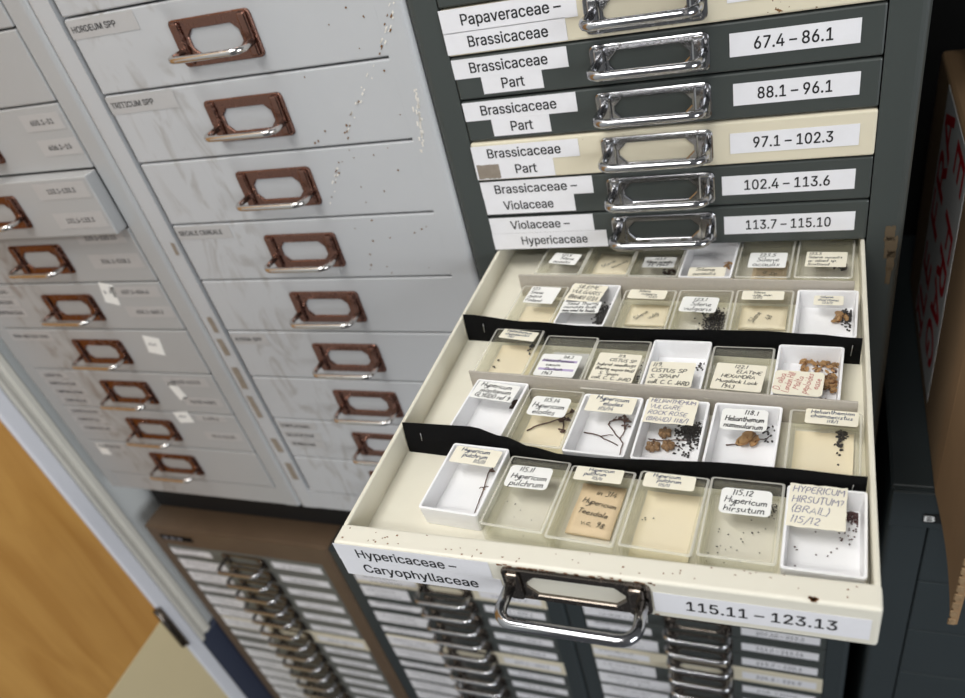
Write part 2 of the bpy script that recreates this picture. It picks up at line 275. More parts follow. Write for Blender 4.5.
# ------------------------------------------------------------------ lettering
# printed grotesque capitals and lower case: advance, points, faces (254 units = capital height)
SANS={
'-':(227,'168,122 168,94 57,94 57,122','3,2,1 1,0,3'),
'.':(94,'48,-2 39,-1 31,4 26,12 25,20 26,29 31,37 39,42 48,43 56,42 64,37 69,29 71,20 69,12 64,4 56,-1','4,3,2 4,2,1 1,0,4 5,4,6 12,11,13 13,11,8 11,10,8 9,8,10 15,14,0 14,13,0 13,8,0 4,0,8 6,4,8 7,6,8'),
'/':(125,'117,266 36,-38 7,-38 89,266','0,3,1 2,1,3'),
'0':(227,'113,-3 87,0 65,12 47,31 34,57 27,89 24,127 27,165 35,197 48,223 65,242 87,254 113,258 139,254 161,242 179,223 192,197 200,165 203,127 200,89 192,57 179,31 162,12 140,0 113,25 131,28 145,37 157,52 165,72 170,97 172,127 170,157 165,182 157,203 145,218 131,227 113,230 96,227 82,218 70,203 62,182 56,157 55,127 56,97 62,72 70,52 82,37 96,28','5,4,44 44,43,5 6,5,43 43,42,6 42,41,6 7,6,41 41,40,7 8,7,40 47,1,0 0,24,47 1,47,2 46,2,47 10,38,37 37,11,10 2,46,3 46,45,3 4,3,45 44,4,45 8,40,39 9,8,39 39,38,9 38,10,9 35,13,36 12,36,13 25,23,22 22,26,25 34,14,35 13,35,14 20,19,28 29,28,19 19,18,29 30,29,18 31,30,18 18,17,31 32,31,17 17,16,32 26,22,21 27,26,21 21,20,27 20,28,27 32,16,33 16,15,33 34,33,15 14,34,15 23,25,0 24,0,25 11,37,36 36,12,11'),
'1':(227,'38,0 38,27 195,27 195,0 138,254 138,0 106,0 106,224 105,224 43,179 43,213 99,254 138,27 106,27','11,10,8 8,10,9 3,2,5 13,12,7 1,0,6 11,8,7 7,4,11 12,13,6 4,7,12 5,2,12 6,5,12 1,6,13'),
'2':(227,'32,0 32,24 117,114 130,129 141,141 149,153 155,163 159,174 160,186 159,198 154,209 146,218 137,224 125,228 112,230 98,228 86,224 77,216 69,207 65,195 64,181 33,181 35,202 43,221 55,237 72,248 91,255 112,258 134,255 153,248 169,237 181,223 188,205 191,186 189,172 185,159 179,145 168,129 153,111 133,90 76,30 76,28 195,28 195,0','1,0,41 20,19,21 22,21,19 19,18,22 23,22,18 18,24,23 26,16,15 27,14,13 39,2,40 26,15,14 14,27,26 1,41,40 40,2,1 24,18,17 25,24,17 17,16,25 16,26,25 12,11,29 28,12,29 34,33,8 33,32,8 4,38,37 5,4,37 37,36,5 6,5,36 36,35,6 7,6,35 35,34,7 34,8,7 8,32,9 32,31,9 10,9,31 31,30,10 11,10,30 29,11,30 41,0,43 43,42,41 2,39,38 3,2,38 38,4,3 12,28,13 27,13,28'),
'3':(227,'109,-3 87,-1 66,5 49,15 35,29 26,46 22,66 55,66 57,54 63,44 72,35 83,30 95,26 109,25 124,26 138,30 149,37 157,46 163,58 165,72 163,86 158,98 150,109 137,117 121,122 101,124 78,124 78,150 144,224 144,226 35,226 35,254 186,254 186,230 106,139 106,144 132,144 154,138 172,127 185,111 194,93 196,72 194,51 185,33 172,18 154,6 133,-1 110,144','2,10,3 10,9,3 3,9,4 9,8,4 5,4,8 8,7,5 6,5,7 1,12,11 14,13,0 12,1,0 0,13,12 24,34,25 26,25,34 27,26,34 34,35,27 1,11,2 10,2,11 15,46,45 45,16,15 22,37,23 36,23,37 18,43,42 19,18,42 42,41,19 41,40,19 20,19,40 40,39,20 16,45,44 17,16,44 44,43,17 43,18,17 20,39,21 39,38,21 22,21,38 37,22,38 33,28,35 29,28,33 33,32,29 14,0,46 46,15,14 23,36,24 34,24,36 27,35,28 31,30,29 29,32,31 34,36,47 35,34,47 33,35,47'),
'4':(227,'20,53 20,79 123,254 155,254 54,83 54,81 207,81 207,53 141,0 141,61 141,73 141,159 171,159 171,0 141,53 141,81 171,81 171,53','1,0,5 1,5,4 4,2,1 5,0,9 5,9,10 16,15,10 2,4,3 15,16,11 8,13,14 9,0,14 5,10,15 12,11,16 7,6,16 17,7,16 14,17,9 17,16,10 10,9,17 17,14,13'),
'5':(227,'111,-3 89,-1 70,6 54,16 41,30 33,47 30,65 61,65 64,54 69,44 77,36 87,30 98,26 111,25 125,27 138,32 149,41 157,52 162,66 164,81 162,97 157,111 148,122 137,131 124,137 109,138 96,137 84,134 73,129 64,123 34,126 48,254 183,254 183,226 75,226 67,151 68,151 77,157 89,162 101,166 115,167 131,165 147,160 161,153 172,143 182,130 189,116 194,99 195,82 193,58 184,38 171,21 154,8 134,-1','4,3,9 9,8,4 5,4,8 8,7,5 6,5,7 29,35,30 31,30,35 0,13,12 25,39,26 38,26,39 0,12,1 11,1,12 37,27,26 26,38,37 1,11,2 11,10,2 3,2,10 9,3,10 35,29,28 36,35,28 28,27,36 27,37,36 31,35,34 40,24,41 52,16,15 52,15,53 14,53,15 24,23,42 41,24,42 50,49,18 49,48,18 19,18,48 48,47,19 20,19,47 47,46,20 16,52,51 17,16,51 51,50,17 50,18,17 20,46,21 46,45,21 22,21,45 45,44,22 44,43,22 23,22,43 42,23,43 53,14,0 13,0,14 24,40,25 39,25,40 33,32,34 31,34,32'),
'6':(227,'113,-3 91,-1 71,7 55,20 42,37 34,58 32,81 34,100 40,119 51,142 69,170 126,254 161,254 75,131 73,131 83,144 90,149 98,153 107,156 117,157 139,155 158,147 173,136 185,120 192,101 194,79 192,56 184,36 171,20 155,7 135,-1 113,24 127,26 139,31 149,40 157,51 162,64 164,79 162,94 157,107 149,118 139,126 127,131 113,133 99,131 87,126 77,118 69,107 64,94 62,79 64,64 69,51 77,40 87,31 99,26 85,146','3,51,4 51,50,4 5,4,50 50,49,5 6,5,49 49,48,6 7,6,48 8,7,48 48,47,8 53,52,2 13,14,46 14,13,15 44,17,16 53,2,1 1,54,53 13,46,45 2,52,3 51,3,52 46,14,47 8,47,14 9,8,14 14,15,9 10,9,15 31,0,32 42,19,43 33,30,29 29,34,33 32,0,30 30,33,32 41,20,42 19,42,20 28,27,35 27,26,35 36,35,26 26,25,36 37,36,25 38,37,25 25,24,38 24,23,38 39,38,23 23,22,39 34,29,28 28,35,34 39,22,40 22,21,40 41,40,21 20,41,21 10,15,11 54,1,0 0,31,54 17,44,43 18,17,43 43,19,18 45,44,16 55,13,16 13,45,16 15,13,55 12,11,15 12,15,55'),
'7':(227,'48,0 162,224 162,226 31,226 31,254 195,254 195,224 82,0','0,7,1 2,1,6 6,5,2 6,1,7 4,3,2 2,5,4'),
'8':(227,'113,-3 89,-1 68,6 50,17 37,31 29,48 26,68 28,83 33,98 40,110 51,121 63,128 76,132 76,133 59,141 46,154 38,171 35,190 38,209 45,225 57,239 73,249 92,256 113,258 134,256 153,249 169,239 181,225 188,209 191,190 188,171 180,154 167,141 150,133 150,132 164,128 176,121 186,110 194,98 199,83 200,68 198,48 189,31 176,17 158,6 137,-1 113,25 129,26 142,30 153,37 161,46 167,57 168,69 167,83 161,94 153,104 141,111 128,116 113,118 98,116 85,111 73,104 65,94 59,83 58,69 59,57 64,46 73,37 84,30 97,26 113,145 126,146 137,150 146,157 154,165 158,176 160,188 158,200 154,210 147,218 138,225 126,229 113,230 100,229 89,225 79,218 72,210 68,200 66,188 68,176 72,165 79,157 89,150 100,146','3,66,4 66,65,4 5,4,65 6,5,65 65,64,6 7,6,64 64,63,7 8,7,63 63,62,8 9,8,62 62,10,9 17,16,88 93,59,58 69,1,0 0,46,69 22,84,83 1,69,68 60,59,12 59,93,12 13,12,93 93,92,13 91,13,92 21,85,84 84,22,21 1,68,2 68,67,2 3,2,67 66,3,67 10,62,61 11,10,61 61,60,11 60,12,11 13,91,14 91,90,14 15,14,90 90,89,15 16,15,89 88,16,89 17,88,87 18,17,87 87,86,18 19,18,86 20,19,86 86,85,20 85,21,20 81,23,82 80,24,81 23,81,24 44,49,48 34,56,55 44,48,45 47,45,48 56,34,57 71,57,34 34,33,71 72,71,33 33,73,72 79,25,80 24,80,25 50,43,42 51,50,42 42,41,51 41,40,51 52,51,40 40,39,52 53,52,39 39,38,53 38,37,53 54,53,37 37,36,54 31,30,75 76,75,30 30,29,76 77,76,29 29,28,77 49,44,43 43,50,49 54,36,55 36,35,55 34,55,35 73,33,32 74,73,32 32,31,74 31,75,74 77,28,78 28,27,78 27,26,78 79,78,26 25,79,26 45,47,0 46,0,47 57,71,58 71,70,58 93,58,70 82,23,83 22,83,23'),
'9':(227,'113,258 135,255 155,247 171,234 184,217 192,197 194,173 192,155 186,135 175,112 158,84 100,0 65,0 151,124 154,124 149,117 144,111 137,105 128,101 119,98 109,97 87,100 69,107 53,119 41,134 34,154 32,176 34,198 42,218 55,235 71,247 91,255 113,230 99,228 87,223 77,215 69,204 64,191 63,176 64,161 69,148 77,137 87,129 99,123 113,122 127,123 139,129 149,137 157,147 162,160 164,175 162,190 157,204 150,215 139,223 127,228 139,107','24,23,40 40,39,24 25,24,39 26,25,39 39,38,26 38,37,26 27,26,37 28,27,37 37,36,28 29,28,36 30,35,34 34,31,30 20,44,43 32,0,33 20,43,21 42,21,43 31,34,33 33,0,31 10,16,11 21,42,22 42,41,22 23,22,41 40,23,41 29,36,35 35,30,29 18,17,45 13,14,47 14,13,15 13,47,46 1,55,54 49,48,8 8,7,49 50,49,7 7,6,50 6,5,50 51,50,5 5,4,51 52,51,4 4,3,52 10,9,16 15,16,9 14,15,9 9,8,14 8,48,14 47,14,48 52,3,53 3,2,53 54,53,2 1,54,2 44,20,19 19,18,44 18,45,44 0,32,55 55,1,0 45,17,46 56,13,17 13,46,17 16,15,13 13,56,16 12,11,16 12,16,56'),
'A':(240,'8,0 101,254 138,254 231,0 198,0 144,151 138,167 132,186 125,210 116,239 123,239 114,209 106,185 100,166 95,151 43,0 55,71 55,99 185,99 185,71 120,228 77,99 163,99 173,71 67,71','0,15,16 16,17,0 1,13,12 12,11,1 11,9,1 17,14,13 13,1,17 0,17,1 7,6,2 7,2,8 10,8,2 4,3,19 3,18,19 5,18,6 2,6,18 18,3,2 24,21,16 9,11,20 9,20,10 1,9,10 10,2,1 22,23,19 8,10,20 21,24,22 14,17,21 17,16,21 18,5,22 19,18,22 4,19,23 23,22,24 16,15,24'),
'B':(228,'30,0 30,254 121,254 145,252 164,245 180,235 190,221 197,205 199,187 198,172 193,160 187,150 178,143 168,137 157,133 157,131 170,129 182,123 192,114 201,102 207,86 209,68 207,50 200,33 189,20 172,9 151,2 123,0 62,29 122,29 148,31 165,40 175,53 178,68 176,81 171,92 163,102 153,109 140,114 124,115 62,115 62,143 119,143 132,144 144,148 154,155 162,163 166,174 168,186 165,202 156,214 141,223 120,226 62,226','0,28,40 1,0,40 40,41,1 41,53,1 39,43,42 28,0,27 27,29,28 39,42,40 41,40,42 52,2,53 1,53,2 38,37,15 14,45,44 50,4,51 3,51,4 29,27,26 26,30,29 43,39,38 38,15,43 15,14,43 14,44,43 51,3,52 2,52,3 31,25,24 24,23,31 32,31,23 23,22,32 33,32,22 22,21,33 21,20,33 34,33,20 20,19,34 35,34,19 19,18,35 10,9,47 48,47,9 9,8,48 8,7,48 49,48,7 7,6,49 30,26,25 25,31,30 35,18,36 18,17,36 17,16,36 37,36,16 15,37,16 45,14,13 46,45,13 13,12,46 12,11,46 11,10,46 10,47,46 49,6,50 6,5,50 4,50,5'),
'C':(255,'134,-3 103,1 75,12 52,32 35,58 24,90 20,127 24,165 35,197 52,223 75,242 103,254 134,258 152,256 170,252 186,245 201,236 214,224 224,209 232,193 236,174 204,174 200,186 195,197 187,206 179,214 169,220 158,224 146,227 134,228 111,225 92,216 75,202 62,182 54,157 52,127 54,97 63,72 75,53 92,38 112,29 134,26 146,27 158,30 169,34 179,40 187,48 195,57 200,68 204,80 236,80 232,62 224,45 214,31 201,19 187,9 170,2 153,-2','4,3,38 38,37,4 5,4,37 37,36,5 6,5,36 35,6,36 6,35,34 7,6,34 34,33,7 8,7,33 30,11,31 10,32,31 31,11,10 40,0,41 28,13,12 41,0,42 28,12,29 0,40,1 39,1,40 29,12,30 11,30,12 1,39,2 3,2,39 38,3,39 8,33,32 9,8,32 32,10,9 43,57,56 56,44,43 26,14,27 44,56,55 55,45,44 25,15,26 14,26,15 52,51,48 49,48,51 51,50,49 20,19,21 22,21,19 19,18,22 23,22,18 18,17,23 45,55,54 46,45,54 54,53,46 47,46,53 53,52,47 52,48,47 23,17,24 17,16,24 25,24,16 15,25,16 42,0,57 57,43,42 13,28,27 27,14,13'),
'D':(251,'109,0 48,0 48,29 107,29 136,31 159,40 177,55 189,75 197,99 200,128 197,156 190,180 177,200 160,214 138,223 110,226 47,226 47,254 113,254 147,251 176,239 200,221 217,196 227,164 231,128 227,91 217,59 199,34 175,15 145,4 62,254 62,0 30,0 30,254 62,226 62,29','33,32,16 16,17,33 2,1,31 1,2,32 16,32,2 17,16,30 29,5,4 29,4,0 3,0,4 18,15,14 14,19,18 0,3,31 2,31,35 16,2,34 30,16,34 15,18,30 20,13,12 10,9,24 24,23,10 6,28,27 27,26,6 7,6,26 26,25,7 8,7,25 25,24,8 24,9,8 10,23,11 23,22,11 12,11,22 22,21,12 20,12,21 5,29,28 28,6,5 19,14,13 13,20,19 15,30,34 2,35,34 31,3,35'),
'E':(209,'30,0 30,254 186,254 186,226 62,226 62,143 178,143 178,114 62,114 62,29 188,29 188,0','0,9,8 1,0,8 8,5,1 5,4,1 9,0,11 11,10,9 5,8,7 7,6,5 3,2,4 1,4,2'),
'F':(205,'30,0 30,254 185,254 185,226 62,226 62,139 173,139 173,111 62,111 62,0','9,8,0 8,5,0 1,0,5 3,2,4 5,8,7 7,6,5 1,5,4 4,2,1'),
'G':(260,'134,-3 102,1 75,13 52,32 35,58 24,90 20,127 24,165 35,197 52,223 74,242 102,254 132,258 152,256 170,252 187,245 202,235 214,222 225,208 232,192 237,174 204,174 199,186 194,197 186,206 178,213 168,220 158,224 146,227 133,228 111,225 92,216 75,202 62,182 54,157 52,127 54,97 63,72 75,53 92,38 112,29 134,26 155,29 172,36 187,47 198,62 205,80 207,101 217,100 141,100 141,128 239,128 239,100 236,71 225,45 209,25 188,9 163,0 207,100','5,4,37 37,36,5 6,5,36 35,6,36 6,35,34 7,6,34 34,33,7 8,7,33 30,11,31 40,0,41 0,40,1 39,1,40 29,12,30 11,30,12 1,39,2 39,38,2 3,2,38 4,3,38 37,4,38 8,33,32 9,8,32 10,9,32 32,31,10 31,11,10 57,43,42 26,14,27 13,27,14 43,57,56 56,44,43 25,15,26 14,26,15 53,52,48 52,51,48 53,48,46 47,58,48 48,51,47 20,19,21 22,21,19 19,18,22 44,56,55 55,54,44 45,44,54 54,53,45 53,46,45 22,18,23 18,17,23 24,23,17 17,16,24 25,24,16 15,25,16 57,42,0 41,0,42 58,47,49 50,49,47 47,51,50 27,13,28 29,28,13 12,29,13 46,48,58'),
'H':(258,'30,0 30,254 62,254 62,144 196,144 196,254 228,254 228,0 196,0 196,116 62,116 62,0','0,11,10 1,0,10 10,3,1 3,2,1 9,8,7 7,6,9 4,9,6 6,5,4 3,10,9 9,4,3'),
'I':(150,'16,0 16,29 59,29 59,226 16,226 16,254 135,254 135,226 91,226 91,29 135,29 135,0','1,0,2 3,5,4 9,11,10 7,6,8 11,9,0 2,0,9 3,2,9 9,8,3 5,3,8 8,6,5'),
'L':(196,'30,0 30,254 62,254 62,29 181,29 181,0','1,0,3 3,0,5 5,4,3 1,3,2'),
'M':(314,'30,0 30,254 76,254 139,94 144,79 150,61 156,42 161,24 154,24 159,41 165,61 171,79 176,94 238,254 284,254 284,0 252,0 252,145 252,163 253,184 253,207 253,229 256,229 249,205 241,181 234,161 231,152 228,145 171,0 143,0 85,145 80,160 72,181 65,204 56,229 59,229 60,208 60,186 61,164 61,145 61,0 158,36 253,219 59,219','40,39,0 1,0,39 39,38,1 37,1,38 1,37,36 34,1,36 35,34,43 5,8,6 8,5,29 32,2,33 35,33,2 34,35,2 1,34,2 9,7,10 20,19,14 14,22,20 21,42,22 17,16,15 15,14,17 18,17,14 14,19,18 42,21,23 27,12,11 24,23,13 23,21,13 21,22,13 22,14,13 8,29,28 28,7,8 8,7,41 26,25,27 2,32,31 31,30,3 3,2,31 7,9,41 6,8,41 25,24,13 13,12,25 12,27,25 20,22,42 7,28,10 28,27,11 11,10,28 3,30,4 30,29,4 5,4,29 34,36,43 33,35,43'),
'N':(262,'30,0 30,254 68,254 172,91 176,84 181,75 194,53 207,27 202,27 200,54 200,79 199,89 199,97 199,254 232,254 232,0 193,0 101,145 89,165 82,177 74,191 65,207 54,226 60,227 61,192 62,177 62,164 62,153 62,145 62,0 201,39 60,215','29,28,0 1,0,28 22,1,24 20,2,21 1,28,27 27,26,1 26,25,1 24,1,25 22,24,31 23,22,31 21,2,23 22,23,2 1,22,2 7,15,9 10,9,15 12,10,15 15,14,12 13,12,14 15,7,16 7,8,16 6,16,8 8,7,30 10,12,11 16,6,5 2,20,19 17,3,18 3,2,18 19,18,2 7,9,30 6,8,30 3,17,4 17,16,4 5,4,16 21,23,31'),
'O':(267,'133,-3 103,1 75,12 52,32 35,58 24,90 20,127 24,165 35,197 52,223 75,242 103,254 133,258 164,254 192,242 215,223 232,197 243,165 247,127 243,90 232,58 215,32 192,12 164,1 133,26 155,29 175,38 191,52 204,72 212,97 215,127 212,157 204,182 191,202 175,216 155,225 133,228 112,225 92,216 75,202 63,182 54,157 52,127 54,97 63,72 75,52 92,38 112,29','5,4,44 44,43,5 6,5,43 43,42,6 42,41,6 7,6,41 41,40,7 8,7,40 45,2,46 38,10,39 47,1,0 0,24,47 46,2,1 1,47,46 37,11,38 10,38,11 2,45,3 4,3,45 44,4,45 8,40,39 9,8,39 39,10,9 12,36,35 35,13,12 27,26,22 33,14,34 22,26,23 25,23,26 13,35,34 34,14,13 20,19,28 29,28,19 19,18,29 30,29,18 31,30,18 18,17,31 32,31,17 17,16,32 27,22,21 21,20,27 20,28,27 32,16,33 16,15,33 14,33,15 23,25,0 24,0,25 36,12,37 11,37,12'),
'P':(222,'30,0 30,254 118,254 144,252 166,244 183,231 195,215 202,195 204,174 202,152 195,133 183,116 166,104 144,96 118,93 55,93 55,121 116,121 134,123 149,128 159,136 167,147 171,160 172,174 171,188 167,201 159,211 148,219 134,224 116,226 62,226 62,0 62,121 62,93','15,16,0 1,0,16 15,0,31 16,15,32 16,32,30 1,16,30 18,14,13 13,19,18 27,3,28 2,28,3 15,31,33 14,18,17 28,2,29 30,29,2 1,30,2 20,12,11 21,20,11 11,10,21 10,9,21 22,21,9 9,8,22 8,23,22 23,8,24 8,7,24 25,24,7 7,6,25 6,5,25 26,25,5 4,26,5 19,13,12 12,20,19 26,4,27 3,27,4 14,17,33 17,32,33 15,33,32'),
'R':(224,'30,0 30,254 118,254 145,252 167,244 183,232 195,217 202,198 205,176 202,154 195,136 183,120 166,109 145,101 118,99 48,99 48,128 117,128 135,129 149,133 160,141 167,150 171,162 173,176 171,190 167,202 159,212 149,220 134,224 116,226 62,226 62,0 177,0 115,115 151,115 214,0 62,128 62,99 123,99 156,105','15,16,0 1,0,16 15,0,31 16,15,37 16,36,30 1,16,30 34,19,18 27,3,28 2,28,3 15,31,37 38,13,33 13,34,33 17,33,18 28,2,29 30,29,2 1,30,2 20,12,11 21,20,11 11,10,21 10,9,21 22,21,9 23,22,9 9,8,23 8,7,23 24,23,7 25,24,7 7,6,25 6,5,25 26,25,5 4,26,5 13,38,32 13,32,39 34,13,39 12,20,34 19,34,20 26,4,27 3,27,4 14,33,37 33,17,36 36,37,33 36,16,37 33,14,38 34,18,33 12,34,39 32,35,39'),
'S':(223,'112,-4 86,-2 64,5 46,15 32,30 23,48 19,68 52,68 55,55 62,44 71,35 83,29 97,26 112,25 128,26 143,30 155,37 165,46 171,57 173,70 171,81 166,89 158,96 148,102 122,111 92,120 64,130 43,145 30,163 26,186 29,206 37,224 51,238 69,249 90,256 114,258 137,256 158,249 175,238 189,224 197,208 200,189 169,189 163,206 151,219 134,227 112,229 97,228 84,224 73,218 64,209 59,199 58,188 60,176 65,167 74,160 85,154 106,147 132,140 156,132 168,126 179,119 189,110 197,99 202,85 204,69 201,50 193,32 180,17 162,5 139,-2','3,9,4 9,8,4 5,4,8 8,7,5 6,5,7 29,28,53 53,52,29 30,29,52 52,51,30 31,30,51 49,48,33 0,13,12 0,12,1 56,25,57 1,12,11 25,56,26 55,26,56 47,34,48 33,48,34 1,11,2 11,10,2 3,2,10 9,3,10 26,55,27 55,54,27 28,27,54 53,28,54 31,51,50 32,31,50 50,49,32 49,33,32 70,15,14 45,36,46 35,46,36 15,70,69 69,16,15 23,59,24 58,24,59 44,37,45 36,45,37 67,66,18 19,18,66 66,65,19 65,64,19 20,19,64 64,63,20 21,20,63 63,62,21 61,21,62 41,40,42 16,69,68 17,16,68 68,67,17 67,18,17 21,61,22 61,60,22 23,22,60 59,23,60 42,40,43 40,39,43 39,38,43 44,43,38 37,44,38 70,14,0 13,0,14 57,25,24 24,58,57 46,35,47 34,47,35'),
'T':(224,'16,226 16,254 208,254 208,226 128,226 128,0 96,0 96,226','1,0,7 3,2,4 7,6,5 5,4,7 1,7,4 4,2,1'),
'U':(259,'129,-4 101,-1 77,8 57,22 42,40 33,62 30,87 30,254 62,254 62,89 64,72 70,57 80,44 94,34 110,28 129,26 149,28 165,34 179,44 188,57 194,72 196,89 196,254 229,254 229,87 226,62 216,40 201,22 182,8 157,-1','7,6,9 9,8,7 0,14,1 13,1,14 1,13,2 12,2,13 2,12,3 12,11,3 4,3,11 5,4,11 11,10,5 6,5,10 9,6,10 18,17,28 28,17,29 16,29,17 25,24,20 21,20,24 24,23,21 22,21,23 18,28,27 27,26,18 19,18,26 26,25,19 25,20,19 29,16,0 16,15,0 14,0,15'),
'V':(240,'102,0 8,254 42,254 96,103 101,88 108,69 115,45 124,15 117,15 126,45 133,69 140,88 145,103 197,254 231,254 139,0 120,27','2,1,3 8,6,0 5,0,6 3,1,0 4,3,0 0,5,4 9,7,15 15,10,9 14,13,12 14,12,15 12,11,15 10,15,11 8,0,15 15,7,8 8,7,16 7,9,16 6,8,16'),
'X':(237,'9,0 109,142 109,118 15,254 52,254 89,200 96,190 102,181 112,164 122,146 116,146 126,164 136,181 142,190 149,200 187,254 223,254 129,119 129,143 228,0 191,0 146,65 140,74 134,83 125,98 115,116 122,116 113,98 103,83 97,74 91,65 46,0 101,130 119,151 137,131 119,109','0,31,30 4,3,5 2,28,27 27,25,2 1,2,25 10,8,1 7,1,8 28,2,29 30,29,2 2,1,32 6,5,1 1,7,6 23,17,24 26,24,17 9,26,17 17,18,9 11,9,18 18,12,11 20,19,21 16,15,14 17,23,22 22,21,17 17,21,34 18,17,34 14,13,18 12,18,13 26,25,35 1,25,26 26,9,1 10,1,9 10,9,33 9,11,33 5,3,1 32,1,3 0,30,32 30,2,32 8,10,33 16,14,34 14,18,34 21,19,34 25,27,35 24,26,35'),
'Y':(236,'102,0 102,104 8,254 46,254 96,172 111,146 118,132 125,115 112,115 119,132 126,146 140,172 191,254 228,254 134,104 134,0 118,131','3,2,4 5,1,8 8,6,5 4,2,1 1,5,4 9,7,10 11,14,13 13,12,11 10,7,14 14,11,10 1,0,15 15,14,1 8,1,14 14,7,8 8,7,16 7,9,16 6,8,16'),
'a':(195,'80,-4 63,-3 47,2 34,11 24,22 17,37 15,54 17,69 22,80 29,90 39,97 50,102 63,105 89,110 105,112 117,113 126,115 133,117 136,121 138,127 138,128 137,139 133,148 128,156 120,161 110,164 98,165 85,164 75,161 66,156 59,150 54,144 50,137 20,146 29,161 39,173 52,182 66,188 82,191 97,192 108,192 119,190 131,186 143,180 153,172 161,160 167,145 168,126 168,0 138,0 138,26 136,26 132,19 126,12 118,6 108,1 95,-3 85,23 101,24 114,29 124,37 132,47 136,57 138,69 138,95 135,93 130,91 116,88 100,86 88,84 67,79 58,75 52,70 47,62 46,52 47,43 51,36 57,30 65,26 74,24','4,3,76 76,75,4 5,4,75 75,74,5 6,5,74 74,73,6 7,6,73 8,7,73 73,72,8 9,8,72 10,9,72 34,33,32 0,57,79 57,0,56 27,39,38 0,79,1 78,1,79 12,70,69 69,13,12 28,27,37 27,38,37 1,78,2 78,77,2 3,2,77 76,3,77 10,72,71 11,10,71 71,70,11 70,12,11 34,32,31 31,30,34 35,34,30 30,29,35 36,35,29 29,28,36 28,37,36 14,68,67 67,15,14 25,40,26 41,24,42 58,55,54 59,58,54 54,53,59 53,52,59 52,60,59 15,67,66 66,16,15 24,41,25 40,25,41 61,51,50 50,62,61 48,47,63 64,63,47 20,19,47 47,46,20 50,49,48 62,50,48 48,63,62 18,17,64 64,47,18 47,19,18 20,46,21 46,45,21 22,21,45 45,44,22 60,52,51 51,61,60 16,66,65 65,64,16 64,17,16 22,44,23 44,43,23 24,23,43 42,24,43 55,58,56 57,56,58 13,69,68 68,14,13 39,27,26 26,40,39'),
'c':(198,'104,-4 79,-1 58,8 41,23 28,43 20,66 17,94 20,122 28,146 41,165 58,180 79,189 104,192 117,191 130,189 142,184 153,178 162,170 170,161 176,150 181,138 151,131 145,145 135,155 121,162 104,165 86,162 73,155 62,144 54,129 50,112 48,94 50,75 54,59 62,44 73,33 86,26 104,23 121,26 135,33 146,44 152,59 181,51 177,39 171,28 163,19 153,11 142,4 130,0 117,-3','5,4,33 33,32,5 6,5,32 32,31,6 31,30,6 7,6,30 30,29,7 8,7,29 0,37,1 36,1,37 26,25,11 1,36,2 35,2,36 10,27,26 26,11,10 2,35,3 35,34,3 4,3,34 33,4,34 8,29,28 9,8,28 28,27,9 27,10,9 48,38,49 38,48,47 47,39,38 23,15,24 15,14,24 13,24,14 45,44,40 44,43,40 41,40,43 43,42,41 20,19,21 39,47,46 46,45,39 45,40,39 21,19,22 19,18,22 18,17,22 23,22,17 17,16,23 15,23,16 37,0,49 49,38,37 24,13,25 13,12,25 11,25,12'),
'e':(202,'106,-4 80,-1 58,8 41,23 28,42 20,66 17,93 20,121 28,145 40,165 58,180 78,189 103,192 118,191 133,187 147,180 160,170 170,157 179,141 184,121 186,97 186,85 37,85 37,110 169,110 155,101 153,119 149,134 141,147 131,157 118,163 103,165 87,163 73,157 62,147 54,135 50,121 48,105 48,89 50,69 55,53 64,40 76,31 90,25 106,23 117,24 127,26 135,31 143,36 149,44 153,53 182,45 177,32 168,20 156,10 141,2 125,-3 154,110 49,110 48,85','6,5,22 22,23,6 7,6,23 5,4,39 22,5,39 38,37,22 23,22,37 25,24,57 7,23,36 8,7,36 36,35,8 35,9,8 42,41,2 34,33,10 0,43,1 31,12,32 11,32,12 42,2,1 1,43,42 32,11,33 10,33,11 2,41,3 41,40,3 4,3,40 39,4,40 9,35,34 34,10,9 56,46,45 46,56,55 55,47,46 15,14,29 30,29,14 13,30,14 20,19,24 52,51,50 21,25,38 21,20,25 20,24,25 24,19,26 19,18,26 27,26,18 18,17,27 47,55,54 48,47,54 54,53,48 49,48,53 53,52,49 52,50,49 27,17,28 17,16,28 29,28,16 15,29,16 56,45,0 45,44,0 43,0,44 37,38,25 30,13,31 12,31,13 22,39,59 38,22,59 36,23,58 24,26,57 23,37,58 37,25,57 37,57,58 21,38,59'),
'h':(205,'57,113 57,0 26,0 26,254 57,254 57,144 51,144 62,166 76,181 94,189 114,192 132,190 148,184 161,174 170,160 177,142 179,120 179,0 148,0 148,118 145,137 136,152 123,161 105,165 92,163 80,159 71,151 63,141 58,129 57,156','3,2,6 1,0,2 6,2,0 25,24,8 26,25,7 25,8,7 6,0,28 5,6,28 28,27,5 27,26,5 26,7,5 3,6,4 9,23,10 10,23,22 22,11,10 19,18,17 17,16,19 16,15,19 19,15,20 15,14,20 21,20,14 14,13,21 13,12,21 22,21,12 11,22,12 23,9,24 8,24,9 5,7,29 6,5,29 4,6,29'),
'i':(83,'26,0 26,190 57,190 57,0 42,221 34,223 27,227 22,234 21,242 22,249 27,256 34,260 42,262 50,260 57,256 62,249 63,242 62,234 57,227 50,223','8,7,6 6,5,8 5,11,8 11,10,8 9,8,10 17,16,18 16,15,14 18,16,19 13,19,16 16,14,13 1,0,3 3,2,1 5,4,19 11,5,19 19,13,11 13,12,11'),
'l':(95,'70,-1 50,2 37,10 29,24 26,42 26,254 57,254 57,49 58,38 60,31 65,27 73,26 80,26 85,27 90,1 81,0','4,3,8 8,7,4 5,4,7 7,6,5 0,11,10 12,15,14 14,13,12 11,0,15 15,12,11 0,10,1 10,9,1 2,1,9 3,2,9 8,3,9'),
